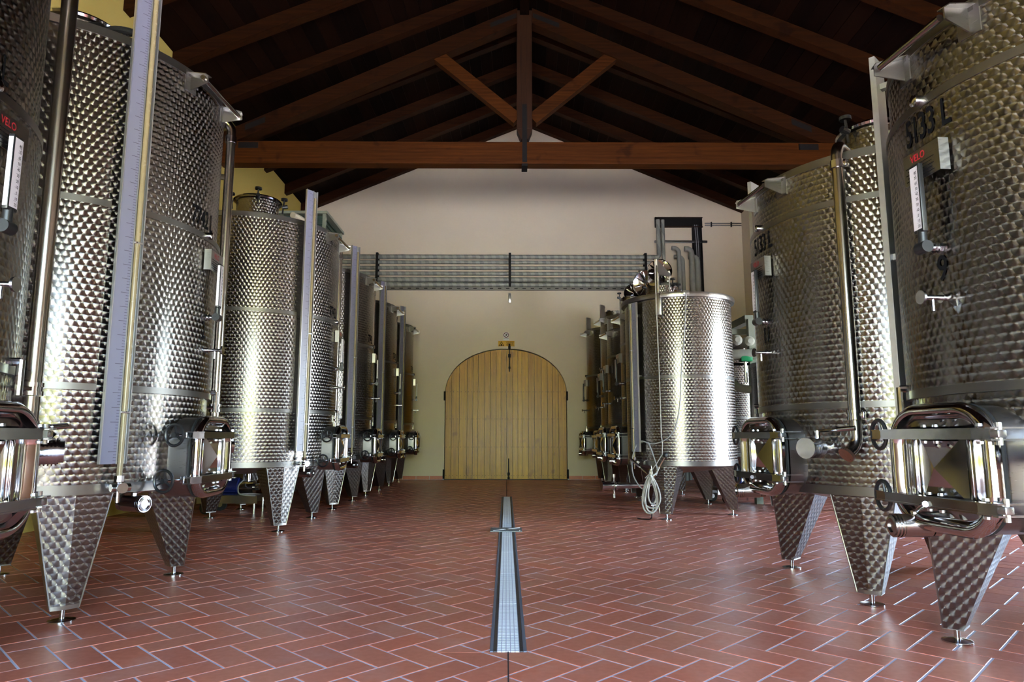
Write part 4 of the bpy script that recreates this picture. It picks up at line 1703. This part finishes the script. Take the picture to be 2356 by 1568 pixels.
mb.add([(-.040, -.014, -.015), (-.028, -.014, -.026), (.046, -.014, .040), (.036, -.014, .052)], [(0, 1, 2, 3)])
mb.add([(.0, -.014, .02), (.012, -.014, .02), (.02, -.014, .065), (.008, -.014, .065)], [(0, 1, 2, 3)])
mb.build('cigarette_mark', 'ink', ns, smooth=False)
text_on_plane('VIETATO', .026, (-.038, -.0095, -.090), (1, 0, 0), (0, 0, 1), ns, 'sign_lettering', .72)
text_on_plane('FUMARE', .026, (.042, -.0095, -.090), (1, 0, 0), (0, 0, 1), ns, 'sign_lettering', .72)

# ------------------------------------------------------------------ louvred unit on the fourth left tank
lu = empty('louvred_unit', (-3.80, 13.0, 4.268))
lu.scale = (1, 1, 1.0)
tag(lu, 'dark louvred cooling unit standing on a tank lid under left rafters', 'cooling unit')
mb = MB().box((0, 0, .60), (.78, 1.2, .86))
mb.build('unit_body', 'darkgreen', lu, smooth=False)
for sx in (-1, 1):
    for sy in (-1, 1):
        MB().box((sx * .40, sy * .62, .56), (.06, .06, 1.1)).build('corner_post', 'louframe', lu, smooth=False)
mb = MB().box((0, 0, 1.08), (.92, 1.36, .05))
mb.build('top_cover', 'louframe', lu, smooth=False)
for i in range(9):
    z = .25 + i * .088
    for nm, c, d in (('louvre_slat', (.42, 0, z), (.05, 1.16, .010)), ('louvre_slat', (0, -.63, z), (.74, .05, .010))):
        mb = MB()
        mb.box((0, 0, 0), d)
        o = mb.build(nm, 'louframe' if i % 9 == 0 else 'darkgreen', lu, smooth=False, loc=c)
        o.rotation_euler = (0, D(25), 0) if d[1] > 1 else (D(25), 0, 0)
fp = MB().tube(smooth_path([(-3.55, 11.0, 4.85), (-3.5, 11.4, 4.88), (-3.55, 11.9, 4.84), (-3.57, 12.24, 4.78)]), .05, 12)
tag(fp.build('white_feed_pipe', 'nylon'), 'short pale pipe between the hatch tank and the louvred unit', 'pipe')
mb = MB()
mb.cyl((-3.15, 10.35, 4.13), (-3.15, 10.35, 4.32), .06, n=16)
mb.cyl((-3.15, 10.35, 4.32), (-3.15, 10.35, 4.40), .075, n=16)
mb.build('vent_cap', 'nylon', tanks_left[3], loc=-Vector((LEFT_X, 9.84, 0)))
# loop of cellar hose lying on the lid of tank 2
mb = MB()
P = [(-3.35, 5.05, 4.30), (-3.1, 5.0, 4.36), (-2.90, 5.02, 4.33), (-2.82, 5.15, 4.27), (-2.90, 5.3, 4.26), (-3.1, 5.35, 4.27), (-3.3, 5.3, 4.28)]
mb.tube(smooth_path(P), .028, 10)
tag(mb.build('cellar_hose', 'rubber'), 'short looped dark hose lying on top of tank 2', 'hose')
mb = MB()
mb.box((-3.22, 5.0, 4.33), (.16, .12, .14), .03)
mb.build('hose_coupling', 'black', bpy.data.objects['cellar_hose'])


# ------------------------------------------------------------------ transfer pumps under the tanks
def make_pump(name, loc, rz):
    root = empty(name, loc, rz)
    mb = MB().box((0, 0, .26), (.95, .46, .05)).box((0, -.23, .22), (.95, .02, .12)).box((0, .23, .22), (.95, .02, .12))
    mb.build('pump_frame', 'brush', root, smooth=False)
    for x, y in ((.42, -.2), (.42, .2)):
        MB().cyl((x, y, 0), (x, y, .24), .018, n=10).build('leg', 'rod', root)
    for y in (-.27, .27):
        mb = MB().cyl((-.3, y - .03, .10), (-.3, y + .03, .10), .10, n=22)
        w_ = mb.build('wheel', 'rubber', root)
        MB().cyl((-.3, y - .035, .10), (-.3, y + .035, .10), .04, n=14).build('wheel_hub', 'bolt', w_)
    mb = MB().cyl((-.28, 0, .42), (.10, 0, .42), .13, n=24)
    for k in range(10):
        a = 2 * PI * k / 10
        mb.box((-.09, .135 * math.cos(a), .42 + .135 * math.sin(a)), (.32, .012, .012))
    m_ = mb.build('motor', 'blue', root)
    MB().box((-.1, 0, .60), (.16, .14, .09), .01).build('terminal_box', 'blue', m_)
    mb = MB().cyl((.10, 0, .40), (.34, 0, .40), .10, n=24).cyl((.34, 0, .40), (.42, 0, .40), .05, n=16).cyl((.24, 0, .48), (.24, 0, .62), .045, n=16)
    mb.build('pump_head', 'rod', root)
    mb = MB().tube(smooth_path([(.2, -.1, .52), (.18, -.26, .44), (.22, -.32, .32), (.36, -.30, .29), (.46, -.28, .285)]), .011, 7)
    mb.build('power_lead', 'tube', root)
    return root


p1 = make_pump('transfer_pump', (-4.42, 11.35, 0), 0)
tag(p1, 'wheeled pump with blue motor in the shade under left tanks', 'pump', 'transfer pumps')
p2 = copy_tree(p1)
p2.location = (4.26, 13.05, 0)
p2.rotation_euler = (0, 0, .25)
tag(p2, 'wheeled pump with blue motor behind legs of the open tank', 'pump', 'transfer pumps')
cone = MB().prism([(-.09, 0), (.09, 0), (.05, .28), (-.02, .42), (-.07, .30)], -.03, .03, (Vector((0, 0, 0)), Vector((1, 0, 0)), Vector((0, 0, 1)), Vector((0, 1, 0))))
o = cone.build('pump_shield', 'white', p2, smooth=False, loc=(.28, -.14, .28))

# ------------------------------------------------------------------ manifold of lagged pipes on the right, behind tank 11
mf = empty('pipe_manifold', (4.50, 13.60, 0))
tag(mf, 'pipe manifold with pale lagged pipes and one green valve cover', 'pipework')
mb = MB()
mb.box((.1, .05, 3.42), (.16, 1.8, .14)).box((-.10, -.75, 3.18), (.9, .10, .10)).box((.1, -.9, 1.7), (.12, .12, 3.4)).box((.1, .9, 1.7), (.12, .12, 3.4))
mb.build('manifold_frame', 'louframe', mf, smooth=False)
for k, (x, z) in enumerate(((-.42, 2.98), (-.18, 3.0), (.06, 2.98))):
    MB().tube([(x, 1.0, z), (x, -.95, z)], .10, 14).tube([(x, -.95, z), (x, -.99, z)], [.10, .05], 14).build('lagged_branch', 'ins', mf)
    MB().cyl((x, -.6, 2.72), (x, -.6, z), .02, n=8).build('branch_stem', 'bolt', mf)
MB().tube(smooth_path([(-.44, -.9, 2.74), (-.40, -1.0, 2.72), (-.1, -1.0, 2.72), (.18, -1.0, 2.74), (.25, -.8, 2.74)]), .10, 14).build('lagged_bend', 'ins', mf)
MB().tube(smooth_path([(-.50, -.85, 2.35), (-.38, -.9, 2.33), (-.25, -.95, 2.15), (-.05, -.95, 2.08), (.5, -.9, 2.08)]), .075, 14).build('lagged_bend', 'ins', mf)
MB().tube(smooth_path([(-.30, -.75, 2.3), (-.32, -.75, 1.8), (-.42, -.7, 1.62), (-.6, -.6, 1.60)]), .07, 14).build('lagged_bend', 'ins', mf)
MB().box((-.06, -1.02, 2.66), (.22, .14, .15), .02).build('valve_cover', 'green', mf)
MB().cyl((-.06, -.98, 2.2), (-.06, -.98, 2.6), .03, n=10).build('valve_body', 'bolt', mf)
MB().cyl((-.45, -.9, 2.55), (.3, -.9, 2.55), .025, n=8).build('cross_pipe', 'iron', mf)
